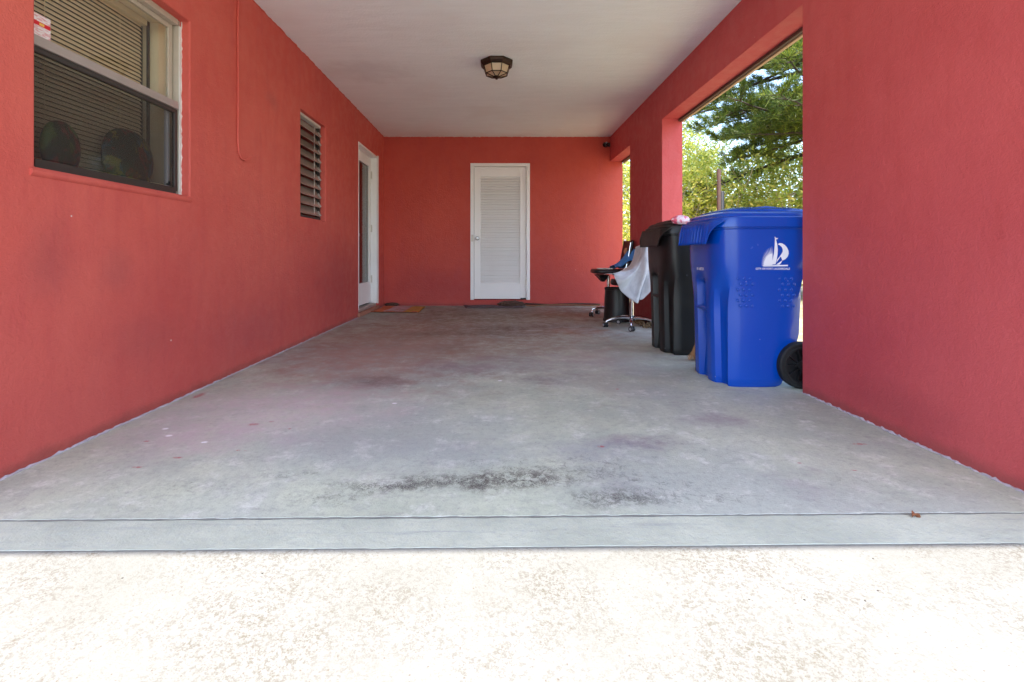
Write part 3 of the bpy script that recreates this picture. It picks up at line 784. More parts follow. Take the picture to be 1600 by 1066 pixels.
def make_bin(name, label, mat, loc, rz, group, decals, ribs):
    root = thing(name, label, 'bin', loc, rz, group)
    zs = [0, .012, .05, .12, .2, .3, .4, .43, .46, .5, .54, .56, .58, .6, .62, .66, .7, .74, .8, .86, .90]
    f = MB(); rings = []
    for z in zs:
        rg = bin_ring(z)
        if z == 0: rg = [(x+(.2-x)*.03, y*.97, z_) for x, y, z_ in rg]
        rings.append(rg)
    # turned-out rim
    rings.append([(x+(.3-x)*-.02, y*1.03, .905) for x, y, _ in rings[-1]])
    rings.append([(x, y, .935) for x, y, _ in rings[-1]])
    f.loft(rings); f.build('body', mat, root, smooth=38)
    # lid
    top = bin_ring(.90)
    def ring(sc_, z, dx=0): return [((x-.31)*sc_[0]+.31+dx, y*sc_[1], z(x, y) if callable(z) else z) for x, y, _ in top]
    f = MB()
    L = [ring((1.05, 1.055), .912), ring((1.07, 1.075), .914), ring((1.07, 1.07), .945), ring((1.05, 1.05), .968), ring((1.0, 1.0), .975),
         ring((.97, .97), .992), ring((.90, .90), 1.004), ring((.82, .82), 1.007), ring((.80, .80), 1.018), ring((.60, .6), 1.034), ring((.3, .3), 1.043)]
    f.loft(L); lid = f.build('lid', mat, root, smooth=32)
    # moulded ridges on the lid
    f = MB()
    for yy in (-.13, .13): f.tube([(.03, yy, .99), (.10, yy, 1.012), (.35, yy*.9, 1.034), (.55, yy, 1.010), (.60, yy, .985)], [.010, .013, .013, .012, .008], 8)
    f.build('lid_ridges', mat, lid, smooth=50)
    # front grip skirt with vertical ribs
    def sk(u, v):
        y = -.285+.57*u
        e = max(0, (abs(y)-.205)/.08); dz_ = .135*(1-min(1, e)**.6*.9)
        x = -.028-.020*v+.05*max(0, (abs(y)-.2)/.085)**2
        if ribs: x -= .010*max(0, math.cos(2*PI*y/.040))**5*smooth01(v*3)*(1 if abs(y) < .22 else 0)
        return (x, y, .952-dz_*v)
    f = MB().grid(sk, 112, 8); f.build('grip_skirt', mat, root, smooth=60, solid=.005, recalc=False)
    # catch bar in its recess
    MB().tube([(.022, -.075, .43), (.022, .075, .43)], .013, 10).build('catch_bar', mat, root, smooth=50)
    # stiffening pips
    for cx in (.14, .375):
        f = MB()
        for j in range(6):
            for i in range(3):
                px_ = cx+(i-1)*.033+(j%2)*.0165; z = .62-.031*j
                n = 10; rg = []
                for (r_, h_) in ((.0085, 0), (.0065, .0018), (.003, .0026)):
                    rg.append([(px_+r_*math.cos(2*PI*k/n), -side_y(z)-h_+.0005, z+r_*math.sin(2*PI*k/n)) for k in range(n)])
                f.loft(rg)
        f.build('grip_pips', mat, root, smooth=60)
    # axle, wheels
    wx, wz = .462, .132
    MB().tube([(wx, -.25, wz), (wx, .25, wz)], .011, 10).build('axle', M['steel'], root, smooth=50)
    for sgn in (-1, 1):
        yo = sgn*.262
        rgs = [[(wx+r_*math.cos(2*PI*k/40), yo+h_, wz-r_*math.sin(2*PI*k/40)) for k in range(40)] for r_, h_ in
               [(.098, -.026), (.104, -.026), (.106, -.022), (.116, -.022), (.118, -.026), (.124, -.026), (.131, -.018), (.132, 0), (.131, .018), (.124, .026), (.098, .026), (.094, .0), (.098, -.026)]]
        f = MB().loft(rgs, False, False)
        w = f.build('wheel', M['rubber'], root, smooth=35)
        f = MB(); f.lathe([(.030, -.028), (.030, .028)], (wx, yo, wz), 20, 'y')
        for k in range(10):
            a = 2*PI*k/10; m_ = Matrix.Rotation(a, 3, 'Y')
            f.obox(Vector((wx, yo, wz))+m_@Vector((.064, 0, 0)), (.072, .040, .007), m_)
        rgs = [[(wx+r_*math.cos(2*PI*k/36), yo+h_, wz-r_*math.sin(2*PI*k/36)) for k in range(36)] for r_, h_ in [(.099, -.021), (.090, -.021), (.090, .02), (.099, .02)]]
        f.loft(rgs, False, False); f.lathe([(.09, .002), (.09, .006)], (wx, yo, wz), 36, 'y')
        f.build('rim', M['black_plastic'], w, smooth=30)
    # rear handle
    f = MB().tube([(.60, -.20, .93), (.665, -.20, .955), (.675, -.15, .96), (.675, .15, .96), (.665, .20, .955), (.60, .20, .93)], .013, 8)
    f.build('handle', mat, root, smooth=50)
    if decals:
        def onside(poly_list, name):
            f = MB()
            for poly in poly_list:
                f.add([(x, -side_y(z)-.0022, z) for x, z in poly], [tuple(range(len(poly)))])
            return f.build(name, M['decal'], root, recalc=False)
        cx, cz, S = .292, .688, .00121     # emblem drawn in crop pixels, origin (500,820)
        def T(px, py): return (cx+(px-500)*S*.235, cz+(820-py)*S*.235)
        polys = []
        # half sun
        sun = [T(500-5, 800)]
        for k in range(19):
            a = PI-k*PI/2/18*1.0
            sun.append(T(520+175*math.cos(a), 800-245*math.sin(a)))
        # split into fan tris
        for k in range(1, len(sun)-1): polys.append([T(520, 800), sun[k], sun[k+1]])
        for k in range(12):
            a = PI*.985-k*R(7.6); da = .045
            ex = 1+.50*(.6+.4*k/11)
            p0 = (520+172*math.cos(a-da), 800-240*math.sin(a-da)); p1 = (520+172*math.cos(a+da), 800-240*math.sin(a+da))
            p2 = (520+172*ex*math.cos(a), 800-262*ex*math.sin(a))
            polys.append([T(*p0), T(*p1), T(*p2)])
        # mainsail
        ms = [(575, 250), (590, 300), (612, 380), (622, 480), (618, 580), (605, 660), (580, 770), (500, 775), (520, 700), (545, 560), (560, 400), (562, 250)]
        m_c = (570, 640)
        for k in range(len(ms)): polys.append([T(*m_c), T(*ms[k]), T(*ms[(k+1) % len(ms)])])
        # flag
        polys.append([T(556, 225), T(570, 225), T(575, 255), T(560, 255)]); polys.append([T(570, 245), T(628, 250), T(605, 272), T(572, 280)])
        # jib crescent
        jo = [(622, 372), (655, 348), (705, 352), (760, 385), (805, 435), (835, 500), (840, 560), (820, 620), (775, 668), (715, 698)]
        ji = [(622, 372), (665, 395), (700, 430), (720, 470), (722, 510), (705, 550), (680, 590), (655, 625), (690, 625), (715, 690)]
        for k in range(len(jo)-1): polys.append([T(*ji[k]), T(*jo[k]), T(*jo[k+1]), T(*ji[k+1])])
        polys.append([T(610, 680), T(655, 625), T(668, 632), T(600, 735)])
        polys.append([T(640, 745), T(715, 690), T(690, 745), T(655, 780), T(590, 775)])
        # waterline
        polys.append([T(330, 815), T(345, 792), T(830, 780), T(828, 808)])
        onside(polys, 'emblem')
        def text(s_, size, name, place, bold=0):
            cu = bpy.data.curves.new(name, 'FONT'); cu.body = s_; cu.size = size; cu.align_x = 'CENTER'; cu.offset = bold
            tmp = bpy.data.objects.new(name, cu); COL.objects.link(tmp)
            bpy.context.view_layer.update()
            dg = bpy.context.evaluated_depsgraph_get()
            me = bpy.data.meshes.new_from_object(tmp.evaluated_get(dg)); bpy.data.objects.remove(tmp)
            for v in me.vertices: v.co = Vector(place(v.co.x, v.co.y))
            me.materials.clear(); me.materials.append(M['decal'])
            o = bpy.data.objects.new(name, me); COL.objects.link(o); o.parent = root
            return o
        text('CITY OF FORT LAUDERDALE', .0150, 'city_lettering', lambda a, b: (.300+a, -side_y(.67+b)-.0024, .672+b), .0003)
        text('IN 16E7531', .022, 'serial_number', lambda a, b: (.022*(1-(.662+b)/.9)-.0028, .0-a, .662+b), .0006)
    return root

B1 = make_bin('wheeled_bin', 'blue wheeled bin with a white sailboat emblem beside the near pier', M['bin_blue'], (1.262, 3.0, 0), 0, 'wheeled bins along the right side', True, True)
B2 = make_bin('wheeled_bin', 'plain black wheeled bin standing behind the blue one', M['bin_black'], (1.262, 3.865, 0), R(1.5), 'wheeled bins along the right side', False, False)
for ch in B2.children:
    if ch.name.startswith('grip_pips'): bpy.data.objects.remove(ch)

# crumpled bag on the black lid
def crumple(name, c, s, mat, seed, n=26, amp=.3, fr=3.):
    r_ = random.Random(seed); dirs = [(Vector((r_.gauss(0,1), r_.gauss(0,1), r_.gauss(0,1))).normalized(), r_.uniform(fr, fr*4), r_.uniform(0, 6)) for _ in range(9)]
    f = MB()
    def fn(u, v):
        th = 2*PI*u; ph_ = PI*v
        d = Vector((math.sin(ph_)*math.cos(th), math.sin(ph_)*math.sin(th), math.cos(ph_)))
        h = 1+sum(abs(math.sin(q.dot(d)*w_+p0)) for q, w_, p0 in dirs)/9*amp*2-amp
        return (c[0]+d.x*s[0]*h, c[1]+d.y*s[1]*h, c[2]+max(-.8, d.z)*s[2]*h)
    f.grid(fn, n*2, n)
    return f.build(name, mat, smooth=40, weld=True)
tag(crumple('plastic_bag', (1.378, 3.62, 1.016), (.062, .045, .036), M['bag'], 6, amp=.28, fr=1.4), 'crumpled pink and white plastic bag lying on the black bin lid', 'bag')

# ------------------------------------------------------------------ rolling chairs
def chair_base(root, r_arm=.26, rot=0, post=.34):
    MB().lathe([(.032, .075), (.036, .085), (.030, .115), (.024, .13)], (0,0,0), 20).build('hub', M['black_plastic'], root, smooth=40)
    MB().lathe([(.026, .12), (.026, .26), (.019, .262), (.019, post)], (0,0,0), 20).build('gas_post', M['chrome'], root, smooth=40)
    for k in range(5):
        a = rot+2*PI*k/5; cs, sn = math.cos(a), math.sin(a)
        pts = [(r*cs, r*sn, z) for r, z in ((.02, .098), (.08, .106), (.15, .102), (.21, .088), (r_arm-.01, .068), (r_arm, .055))]
        MB().tube(pts, [.018, .0165, .0145, .0125, .0115, .010], 10).build('leg', M['chrome'], root, smooth=50)
        cx, cy = r_arm*cs, r_arm*sn; b = a+.9+k; w = Vector((math.cos(b), math.sin(b), 0)); side = Vector((-w.y, w.x, 0))
        cc = Vector((cx, cy, 0))+w*.014
        f = MB(); f.tube([Vector((cx,cy,.038)), Vector((cx,cy,.060))], .006, 8)
        for sg in (-1, 1):
            m0 = cc+side*(sg*.015)+Vector((0,0,.0255))
            f.tube([m0-side*.008, m0+side*.008], .025, 20)
        ca = f.build('caster', M['black_plastic'], root, smooth=40)
        for sg in (-1, 1):
            m0 = cc+side*(sg*.0245)+Vector((0,0,.0255))
            MB().tube([m0-side*.001, m0+side*.0015], .016, 16).build('wheel_cap', M['grey_wheel'], ca, smooth=40)

CH1 = thing('rolling_chair', 'black rolling chair on a chrome star base, mostly hidden under a grey towel', 'chair', (1.405, 5.02, 0), 0, 'rolling chairs by the pier')
chair_base(CH1, .27, R(252), .44)
MB().lathe([(.20, .44), (.215, .45), (.22, .475), (.21, .50), (.15, .508)], (0,0,0), 32).build('seat', M['black_vinyl'], CH1, smooth=40)
def backrest(u, v):
    a = (u-.5)*1.6
    return (.17+.05*math.cos(a)+.07*v, .20*math.sin(a)*(1-.25*v*v), .50+.34*v)
MB().grid(backrest, 20, 12).build('backrest', M['black_vinyl'], CH1, smooth=60, solid=.03, recalc=False, bevel=.008)
MB().tube([(.10, 0, .43), (.22, 0, .45), (.235, 0, .55), (.245, 0, .62)], .012, 8).build('back_strut', M['chrome'], CH1, smooth=50)

CH2 = thing('rolling_chair', 'second black rolling chair behind the towel covered one, its seat edge and tall back showing', 'chair', (1.375, 5.95, 0), 0, 'rolling chairs by the pier')
chair_base(CH2, .215, R(190), .50)
f = MB(); hw = []
for (s_, z) in ((.9, .525), (1, .535), (1.02, .550), (1, .570), (.93, .580)):
    rg = []
    for k in range(32):
        a = 2*PI*k/32; cx = abs(math.cos(a))**.5*math.copysign(1, math.cos(a)); cy = abs(math.sin(a))**.5*math.copysign(1, math.sin(a))
        rg.append((-.01+.19*s_*cx, .20*s_*cy, z))
    rg and hw.append(rg)
f.loft(hw); f.build('seat', M['black_vinyl'], CH2, smooth=50)
f = MB(); f.loft([[(-.155, -.12, .512), (-.02, -.12, .512), (-.02, .12, .512), (-.155, .12, .512)], [(-.12, -.09, .47), (-.03, -.09, .47), (-.03, .09, .47), (-.12, .09, .47)], [(-.085, -.05, .425), (-.055, -.05, .425), (-.055, .05, .425), (-.085, .05, .425)]])
f.build('tilt_box', M['black_plastic'], CH2, bevel=.004)
MB().tube([(-.16, -.125, .508), (-.02, -.125, .508)], .006, 8).build('lever', M['chrome'], CH2, smooth=40)
def back2(u, v): 
    return (.190+.060*v+.02*math.cos((u-.5)*PI), -.19+.38*u*(1), .60+.33*v)
MB().grid(back2, 12, 10).build('backrest', M['black_vinyl'], CH2, smooth=60, solid=.035, recalc=False, bevel=.012)
MB().tube([(.165, -.197, .60), (.193, -.197, .72), (.222, -.197, .90)], .006, 8).build('back_trim', M['chrome'], CH2, smooth=40)
MB().tube([(.05, 0, .515), (.255, 0, .53), (.285, 0, .62), (.29, 0, .72)], .014, 8).build('back_strut', M['black_plastic'], CH2, smooth=50)

# towel draped over the first chair: profile sweeps from back top, down over seat, hanging on the near side
r3 = random.Random(12)
def lerp(a, b, t_): return a+(b-a)*t_
OUT_T = [(1.175, .565), (1.24, .575), (1.32, .588), (1.40, .630), (1.455, .70), (1.49, .79), (1.510, .868), (1.535, .82), (1.565, .75), (1.600, .64), (1.612, .57), (1.610, .52)]
OUT_B = [(1.178, .560), (1.190, .510), (1.215, .455), (1.25, .395), (1.30, .345), (1.355, .300), (1.400, .272), (1.425, .275), (1.432, .300), (1.470, .315), (1.54, .395), (1.608, .50)]
def curve(P, u):
    k = u*(len(P)-1); i = min(int(k), len(P)-2); t_ = k-i
    def cr(a, b, c_, d): return .5*((2*b)+(-a+c_)*t_+(2*a-5*b+4*c_-d)*t_*t_+(-a+3*b-3*c_+d)*t_**3)
    g = lambda j: P[max(0, min(len(P)-1, j))]
    return tuple(cr(g(i-1)[m], g(i)[m], g(i+1)[m], g(i+2)[m]) for m in (0, 1))
def towel(u, v):
    a = curve(OUT_T, u); b = curve(OUT_B, u)
    if v < .42:      # the part lying on top, from far side to the near edge
        w = v/.42; x, z = a
        back = smooth01((x-1.36)/.12)
        y = lerp(5.22-.06*back, 4.80+.02*back, w)
        z2 = z-.035*math.sin(w*PI)*0-.03*(1-w)
        z2 += .006*math.sin(u*31+w*5)
        return (x+.01*math.sin(w*9+u*7), y, z2)
    w = (v-.42)/.58
    x = lerp(a[0], b[0], w); z = lerp(a[1], b[1], w)
    fold = math.sin(u*17+w*2.6)*.018+math.sin(u*33+1.3+w*4)*.006+math.sin((x*1.2+z*.6)*20)*.004
    y = 4.80-.045*math.sin(min(1, w*1.8)*PI/2)+fold*smooth01(w*2.5)+.03*w
    return (x, y, z)
mb = MB().grid(towel, 110, 64)
mb.v = [(x-.018, y, z+.006) for x, y, z in mb.v]
tw = mb.build('towel', M['towel'], smooth=80, solid=.004, recalc=False)
tag(tw, 'pale grey towel draped over the rolling chair and hanging in two corners', 'towel')
# blue shirt and tan bundle on second chair seat
f = MB()
def blue(u, v):
    x = lerp(1.40, 1.66, u); top = .60+.20*smooth01((u-.05)/.9)
    y = lerp(5.70, 6.02, v)
    z = .588+(top-.56)*math.sin(PI*min(1, .12+v*.95))**.7
    return (x, y+.01*math.sin(u*19), max(.583, z+.008*math.sin(u*14+v*9)))
f.grid(blue, 30, 24); tag(f.build('shirt', M['blue_cloth'], smooth=80, solid=.004, recalc=False), 'folded blue shirt heaped on the seat of the rear chair', 'clothing')
tag(crumple('cloth_bundle', (1.645, 6.00, .79), (.060, .055, .055), M['tan_cloth'], 8, amp=.3), 'small tan cloth bundle on top of the blue shirt', 'cloth')
tag(MB().box(1.22, 1.40, 5.80, 5.90, .5815, .594).build('folded_paper', M['white_old'], bevel=.004), 'thin pale folded paper lying on the rear chair seat', 'paper')

# black waste basket between chairs
WB = thing('waste_basket', 'black tapered waste basket on the floor behind the chair base', 'waste basket', (1.375, 5.52, 0))
MB().lathe([(.155, 0), (.160, .004), (.158, .02), (.150, .03), (.135, .36), (.140, .366), (.142, .378), (.136, .382), (.131, .376), (.145, .03), (.02, .025)], (0,0,0), 40).build('basket', M['bin_black'], WB, smooth=35)
MB().lathe([(.138, .352), (.1415, .354), (.1385, .365), (.134, .364)], (0,0,0), 40).build('rim_band', M['black_plastic'], WB, smooth=40)

# broom between bins
BR = thing('broom', 'straw broom standing between the two bins', 'broom', (1.440, 3.47, 0))
f = MB(); r4 = random.Random(3)
for i in range(150):
    a = r4.uniform(-1, 1); b = r4.uniform(-1, 1)
    f.tube([(.012*a, .012*b, .11), (.03*a, .02*b, .06), (.066*a+r4.uniform(-.012, .012), .04*b, .003+r4.random()*.01)], [.0018, .0016, .001], 4)
f.build('bristles', M['straw'], BR)
MB().tube([(0,0,.12), (.02, .004, .60), (.03, .01, .85)], .011, 10).build('handle', M['green_handle'], BR, smooth=50)
MB().lathe([(.018, .09), (.016, .13), (.012, .15)], (0,0,0), 14).build('collar', M['straw'], BR, smooth=50)

# mats, rag, cords
DM = thing('doormat', 'small orange and yellow doormat by the step of the glazed door', 'doormat', (-1.37, 6.60, 0), R(-2))
def matfn(u, v): return (-.26+.60*u+.03*(1-v), -.30+.62*v, .012+.003*math.sin(u*9)+.003*math.sin(v*7+u*4))
MB().grid(matfn, 30, 24).build('pile', M['doormat'], DM, smooth=60, solid=.012, recalc=False)
MB().tube([(-.26, -.30, .010), (0, -.305, .012), (.34, -.30, .010)], .007, 6).build('edging', plain('rust_edging', (130, 66, 38), .9), DM, smooth=50)
GM = MB().grid(lambda u, v: (-.46+.86*u+.05*(v-.5)*(1-2*u)*-1, 6.80+.30*v, .010+.003*math.sin(u*14+v*3)), 40, 12).build('threshold_mat', M['grey_mat'], smooth=60, solid=.010, recalc=False)
tag(GM, 'flat dark grey mat on the floor below the louvred door', 'mat')
tag(crumple('rag', (.215, 7.04, .035), (.17, .07, .045), M['brown_rag'], 15, amp=.45), 'crumpled brown rag lying on the dark mat under the louvred door', 'rag')
tag(crumple('pebble_dish', (-1.53, 7.05, .03), (.09, .04, .025), M['brown_rag'], 19, amp=.4), 'small dark clump of debris against the far wall behind the doormat', 'debris').name = 'debris_clump'
for k, (lab, zz, yy) in enumerate((('dark brown cord lying along the foot of the far wall, nearer the wall', .022, 7.10), ('lighter brown hose lying in front of the dark cord along the far wall', .014, 7.03))):
    r5 = random.Random(40+k); pts = []
    for i in range(50):
        x = .42+i*(1.52-.42)/49
        pts.append((x, yy+.018*math.sin(x*6+k*2)+r5.uniform(-.004, .004), zz+.012*abs(math.sin(x*4+k))))
    o = MB().tube(pts, .011 if k == 0 else .009, 8).build('cord' if k == 0 else 'hose', M['cord'] if k == 0 else plain('tan_hose', (132, 92, 62), .7), smooth=60)
    tag(o, lab, 'cord' if k == 0 else 'hose')
# gravel heap at pier foot
f = MB(); r6 = random.Random(77)
for i in range(170):
    x = r6.uniform(1.53, 1.665); y = r6.uniform(4.96, 5.5); s_ = r6.uniform(.006, .016)
    zt = r6.uniform(0, .045)*smooth01((x-1.50)/.1)
    m_ = Matrix.Rotation(r6.uniform(0, 6), 3, 'Z') @ Matrix.Rotation(r6.uniform(0, 6), 3, 'X')
    f.obox((x, y, s_*.6+zt), (s_*2.2, s_*1.5, s_*1.3), m_)
tag(f.build('gravel', M['pebble'], bevel=.002), 'loose brown gravel at the foot of the middle pier', 'gravel', kind='stuff')

# leaves on floor and drive
def leaf_thing(x, y, z, rz, s_, label):
    f = MB()
    def fn(u, v):
        w = math.sin(PI*u)**.8*.35; return ((u-.5)*s_, (v-.5)*2*w*s_, .004+.010*abs(v-.5)*2+.006*math.sin(u*5))
    f.grid(fn, 10, 4); o = f.build('dry_leaf', M['leaf_dry'], smooth=60, solid=.0012, recalc=False)
    o.location = (x, y, z); o.rotation_euler = (0, .1, rz)
    return tag(o, label, 'leaf', 'dry leaves on the ground')
leaf_thing(1.21, 1.395, -.006, .2, .028, 'brown dry leaf caught in the crack at the front of the slab')
leaf_thing(-.585, .868, -.029, 1.0, .020, 'small brown dry leaf on the white drive, left of the two lower ones')
leaf_thing(.083, .868, -.029, 2.2, .018, 'small brown dry leaf on the white drive near the middle of the bottom edge')

# ------------------------------------------------------------------ yard behind the bays
def post(x, y, h, r_, mat, label, group=None):
    o = thing('post', label, 'post', (x, y, -.06), 0, group)
    MB().lathe([(r_, 0), (r_, h), (r_*.8, h+.01)], (0,0,0), 12).build('shaft', mat, o, smooth=40)
    MB().lathe([(r_*2.4, 0), (r_*2.4, .06), (r_*1.2, .09)], (0,0,0), 14).build('footing', M['rust'], o, smooth=40)
post(2.76, 6.0, 1.87, .024, M['rust'], 'taller rusty brown post standing in the yard behind the blue bin')
post(2.82, 6.05, 1.60, .028, M['black_post'], 'shorter black post just right of the rusty one')
WP = thing('sunlit_edge_pipe', 'thin white pipe added as the sunlit wall edge at the far right corner', 'pipe', (1.935, 7.30, -.06))  # pipe added in place of the sunlit edge of the end wall
MB().lathe([(.011, 0), (.011, 1.03), (.008, 1.035)], (0,0,0), 10).build('shaft', M['sunlit_edge'], WP, smooth=40)
MB().lathe([(.018, 1.0), (.018, 1.04), (.01, 1.05)], (0,0,0), 10).build('cap', M['sunlit_edge'], WP, smooth=40)

def leaves_mesh(name, centers, per, spread, lsize, mat, parent, seed, flat=.8):
    rs = np.random.RandomState(seed); C = np.array(centers); N = len(C)*per
    base = np.repeat(C, per, 0)+rs.normal(0, 1, (N, 3))*np.array(spread)
    d = rs.normal(0, 1, (N, 3)); d[:, 2] *= flat; d /= np.linalg.norm(d, axis=1)[:, None]
    e = np.cross(d, rs.normal(0, 1, (N, 3))); e /= np.linalg.norm(e, axis=1)[:, None]
    s_ = lsize*rs.uniform(.6, 1.25, (N, 1)); nn = np.cross(d, e)
    v = np.stack([base-d*s_, base-d*s_*.1+e*s_*.42+nn*s_*.12, base+d*s_, base-d*s_*.1-e*s_*.42+nn*s_*.12], 1).reshape(-1, 3)
    return quads(name, v, mat, parent)
def quads(name, v, mat, parent):
    n = len(v)//4; me = bpy.data.meshes.new(name)
    me.vertices.add(len(v)); me.vertices.foreach_set('co', v.astype(np.float32).ravel())
    me.loops.add(n*4); me.loops.foreach_set('vertex_index', np.arange(n*4, dtype=np.int32))
    me.polygons.add(n); me.polygons.foreach_set('loop_start', np.arange(0, n*4, 4, dtype=np.int32))
    me.update(calc_edges=True); me.validate()
    me.materials.append(mat); o = bpy.data.objects.new(name, me); COL.objects.link(o)
    if parent: o.parent = parent
    return o

def broad_tree(kind, label, cat, x, y, h, rad, clumps, per, lsize, mat, seed, group=None, z_low=.25, spread=.16, wood='wood', stems=6):
    r_ = random.Random(seed); root = thing(kind, label, cat, (x, y, -.06), 0, group)
    wood_mb = MB(); tips = []
    for s_ in range(stems):
        a = 2*PI*s_/stems+r_.uniform(-.4, .4)
        p = Vector((.08*math.cos(a), .08*math.sin(a), 0)); d = Vector((math.cos(a)*.35, math.sin(a)*.35, 1)).normalized()
        pts = [p.copy()]; L = h*.62
        for i in range(6):
            d = (d+Vector((r_.uniform(-.22,.22), r_.uniform(-.22,.22), r_.uniform(-.05,.1)))).normalized(); p = p+d*L/6; pts.append(p.copy())
        wood_mb.tube(pts, [lerp(.045, .016, i/6)*h/3 for i in range(7)], 7)
        for b in range(9):
            i = r_.randint(1, 6); q = pts[i].copy(); a2 = r_.uniform(0, 2*PI)
            d2 = Vector((math.cos(a2), math.sin(a2), r_.uniform(-.1, .8))).normalized(); bp = [q.copy()]
            for k in range(4):
                d2 = (d2+Vector((r_.uniform(-.3,.3), r_.uniform(-.3,.3), r_.uniform(-.1,.25)))).normalized(); q = q+d2*rad*.24; bp.append(q.copy())
            wood_mb.tube(bp, [.016*h/3, .012*h/3, .009*h/3, .006, .003], 5); tips += bp[2:]
    wood_mb.build('trunk', M[wood], root, smooth=60, recalc=False)
    cen = []
    while len(cen) < clumps:
        if tips and r_.random() < .35:
            q = r_.choice(tips); cen.append((q.x, q.y, q.z)); continue
        a = r_.uniform(0, 2*PI); rr = rad*r_.random()**.45
        zt = r_.uniform(z_low, 1)
        prof = math.sin(PI*min(1, (zt*.82+.14)))**.6
        k = .75+.25*math.sin(a*3+seed)+.15*math.sin(a*7+zt*9)
        cen.append((rr*prof*k*math.cos(a), rr*prof*k*math.sin(a), h*zt*(.9+.1*math.sin(a*2+seed))))
    leaves_mesh('crown', cen, per, (spread, spread, spread*.8), lsize, mat, root, seed)
    return root
hs = [(3.1, 11.2, 3.2, 1.3, 'leaf_yellow'), (4.3, 10.2, 3.0, 1.3, 'leaf_yellow'), (5.5, 9.6, 3.3, 1.4, 'leaf_mid'), (6.7, 9.0, 3.3, 1.3, 'leaf_yellow'), (2.3, 13.2, 3.3, 1.3, 'leaf_mid'),
      (7.6, 7.4, 3.0, 1.3, 'leaf_mid'), (4.9, 12.2, 4.2, 1.8, 'leaf_mid')]
hl = ['yellow green bushy tree seen between middle pier and rusty post', 'yellow leafy bush behind the posts, above the blue bin lid', 'mid green bush with pale stems, right of the posts',
      'yellow green bush near the edge of the near pier', 'green bush showing in the narrow gap beside the far wall', 'green bush at the far right of the yard', 'taller green bush behind the yellow ones']
for i, (x, y, h, rad, mt) in enumerate(hs):
    broad_tree('bush', hl[i], 'bush', x, y, h, rad, 180, 56, .048, M[mt], 100+i, 'leafy bushes outside the right side', .06, .13)
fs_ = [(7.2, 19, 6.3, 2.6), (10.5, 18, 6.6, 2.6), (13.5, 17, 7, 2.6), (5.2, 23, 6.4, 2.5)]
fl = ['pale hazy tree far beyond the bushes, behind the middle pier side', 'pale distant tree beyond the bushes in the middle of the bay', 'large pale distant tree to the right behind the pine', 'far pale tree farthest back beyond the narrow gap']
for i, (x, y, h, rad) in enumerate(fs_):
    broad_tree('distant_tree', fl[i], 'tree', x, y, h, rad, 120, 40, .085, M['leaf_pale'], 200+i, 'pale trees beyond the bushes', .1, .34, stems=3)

# pine with layered drooping boughs
PT = thing('pine_tree', 'dark green pine with layered needle boughs reaching in from the right', 'tree', (6.3, 8.6, -.06))
rp = random.Random(38); trunk = MB()
trunk.tube([(0,0,0), (.05,.02,1.5), (0,.05,3), (-.06,0,4.6), (0,.03,6.4), (0,0,8)], [.19, .16, .14, .11, .07, .02], 12); trunk.build('trunk', M['wood_dark'], PT, smooth=60)
wood_mb = MB(); tv = []
rs = np.random.RandomState(5)
def tuft(p, d, n, L):
    p = np.array(p); d = np.array(d)
    dirs = rs.normal(0, .55, (n, 3))+d*1.0+np.array([0, 0, .35]); dirs /= np.linalg.norm(dirs, axis=1)[:, None]
    st_ = p+rs.normal(0, .02, (n, 3)); e = np.cross(dirs, rs.normal(0, 1, (n, 3))); e /= np.linalg.norm(e, axis=1)[:, None]
    ln = L*rs.uniform(.6, 1.1, (n, 1)); w = .0045
    en = st_+dirs*ln
    tv.append(np.stack([st_-e*w, st_+e*w, en+e*w*.5, en-e*w*.5], 1).reshape(-1, 3))
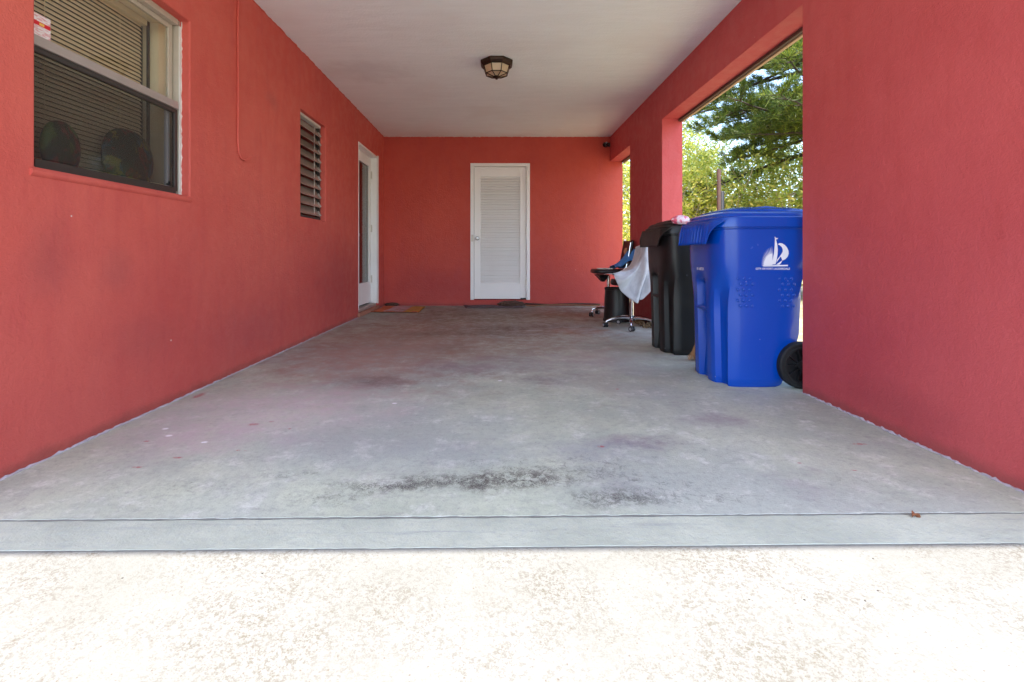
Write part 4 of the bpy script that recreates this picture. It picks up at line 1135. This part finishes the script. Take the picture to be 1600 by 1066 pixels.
for bi in range(84):
    z0_ = rp.uniform(2.7, 6.8) if bi % 3 else rp.uniform(3.0, 4.0); a = rp.uniform(R(140), R(285)) if bi < 70 else rp.uniform(0, 2*PI)
    L = (3.6-.32*max(0, z0_-2.5))*rp.uniform(.7, 1.05)*(1 if bi % 3 else .72)
    d = Vector((math.cos(a), math.sin(a), rp.uniform(-.22, .16))).normalized(); p = Vector((0, 0, z0_)); pts = [p.copy()]
    nseg = 10
    for k in range(nseg):
        d = (d+Vector((rp.uniform(-.12,.12), rp.uniform(-.12,.12), rp.uniform(-.10,.09)))).normalized(); p = p+d*L/nseg; pts.append(p.copy())
    wood_mb.tube(pts, [lerp(.04, .006, k/nseg) for k in range(nseg+1)], 6)
    for k in range(2, nseg+1):
        for sgn in (-1, 1, rp.choice((-1, 1))):
            q = pts[k].copy(); t_ = (pts[k]-pts[k-1]).normalized(); sd = Vector((-t_.y, t_.x, 0)).normalized()*sgn
            d2 = (t_*.7+sd*rp.uniform(.4, 1)+Vector((0,0,rp.uniform(-.25,.3)))).normalized(); tw_ = [q.copy()]
            l2 = rp.uniform(.25, .55)*(1.15-.05*k)
            for m in range(3):
                d2 = (d2+Vector((rp.uniform(-.15,.15), rp.uniform(-.15,.15), .10))).normalized(); q = q+d2*l2/3; tw_.append(q.copy())
                if rp.random() < .93: tuft(q, d2, 24, .12)
            wood_mb.tube(tw_, [.008, .006, .004, .003], 4, cap=False)
            tuft(q, d2, 18, .13)
    tuft(p, d, 40, .14)
wood_mb.build('boughs', M['wood_dark'], PT, smooth=60, recalc=False)
quads('needles', np.concatenate(tv), M['needle'], PT)

# ------------------------------------------------------------------ light, sky, camera
w = bpy.data.worlds.new('World'); sc.world = w; w.use_nodes = True
nt = w.node_tree; bg = nt.nodes['Background']
sky = nt.nodes.new('ShaderNodeTexSky'); sky.sky_type = 'NISHITA'; sky.sun_disc = False
sky.sun_elevation = R(SUN_EL); sky.sun_rotation = R(180)
sky.air_density = 1.0; sky.dust_density = 1.6; sky.ozone_density = 1.0
nt.links.new(sky.outputs[0], bg.inputs[0]); bg.inputs[1].default_value = .15
sl = bpy.data.lights.new('sun', 'SUN'); sl.energy = 2.0; sl.angle = R(.5); sl.color = (1, .95, .88)
so = bpy.data.objects.new('sun', sl); COL.objects.link(so)
so.rotation_euler = (R(90-SUN_EL), 0, 0)    # light travels towards +Y and down
cam = bpy.data.cameras.new('camera'); cam.sensor_width = 36; cam.lens = 755/1600*36
cam.shift_x = 24/1600; cam.shift_y = -135/1600; cam.clip_start = .02; cam.clip_end = 1000
co = bpy.data.objects.new('camera', cam); COL.objects.link(co); co.location = (0, 0, .757); co.rotation_euler = (R(90), 0, 0)
sc.camera = co
sc.view_settings.view_transform = 'Standard'; sc.view_settings.look = 'None'; sc.view_settings.gamma = 1
sc.view_settings.exposure = 2.38
sc.cycles.max_bounces = 12; sc.cycles.diffuse_bounces = 8; sc.cycles.transparent_max_bounces = 16
sc.cycles.sample_clamp_indirect = 8
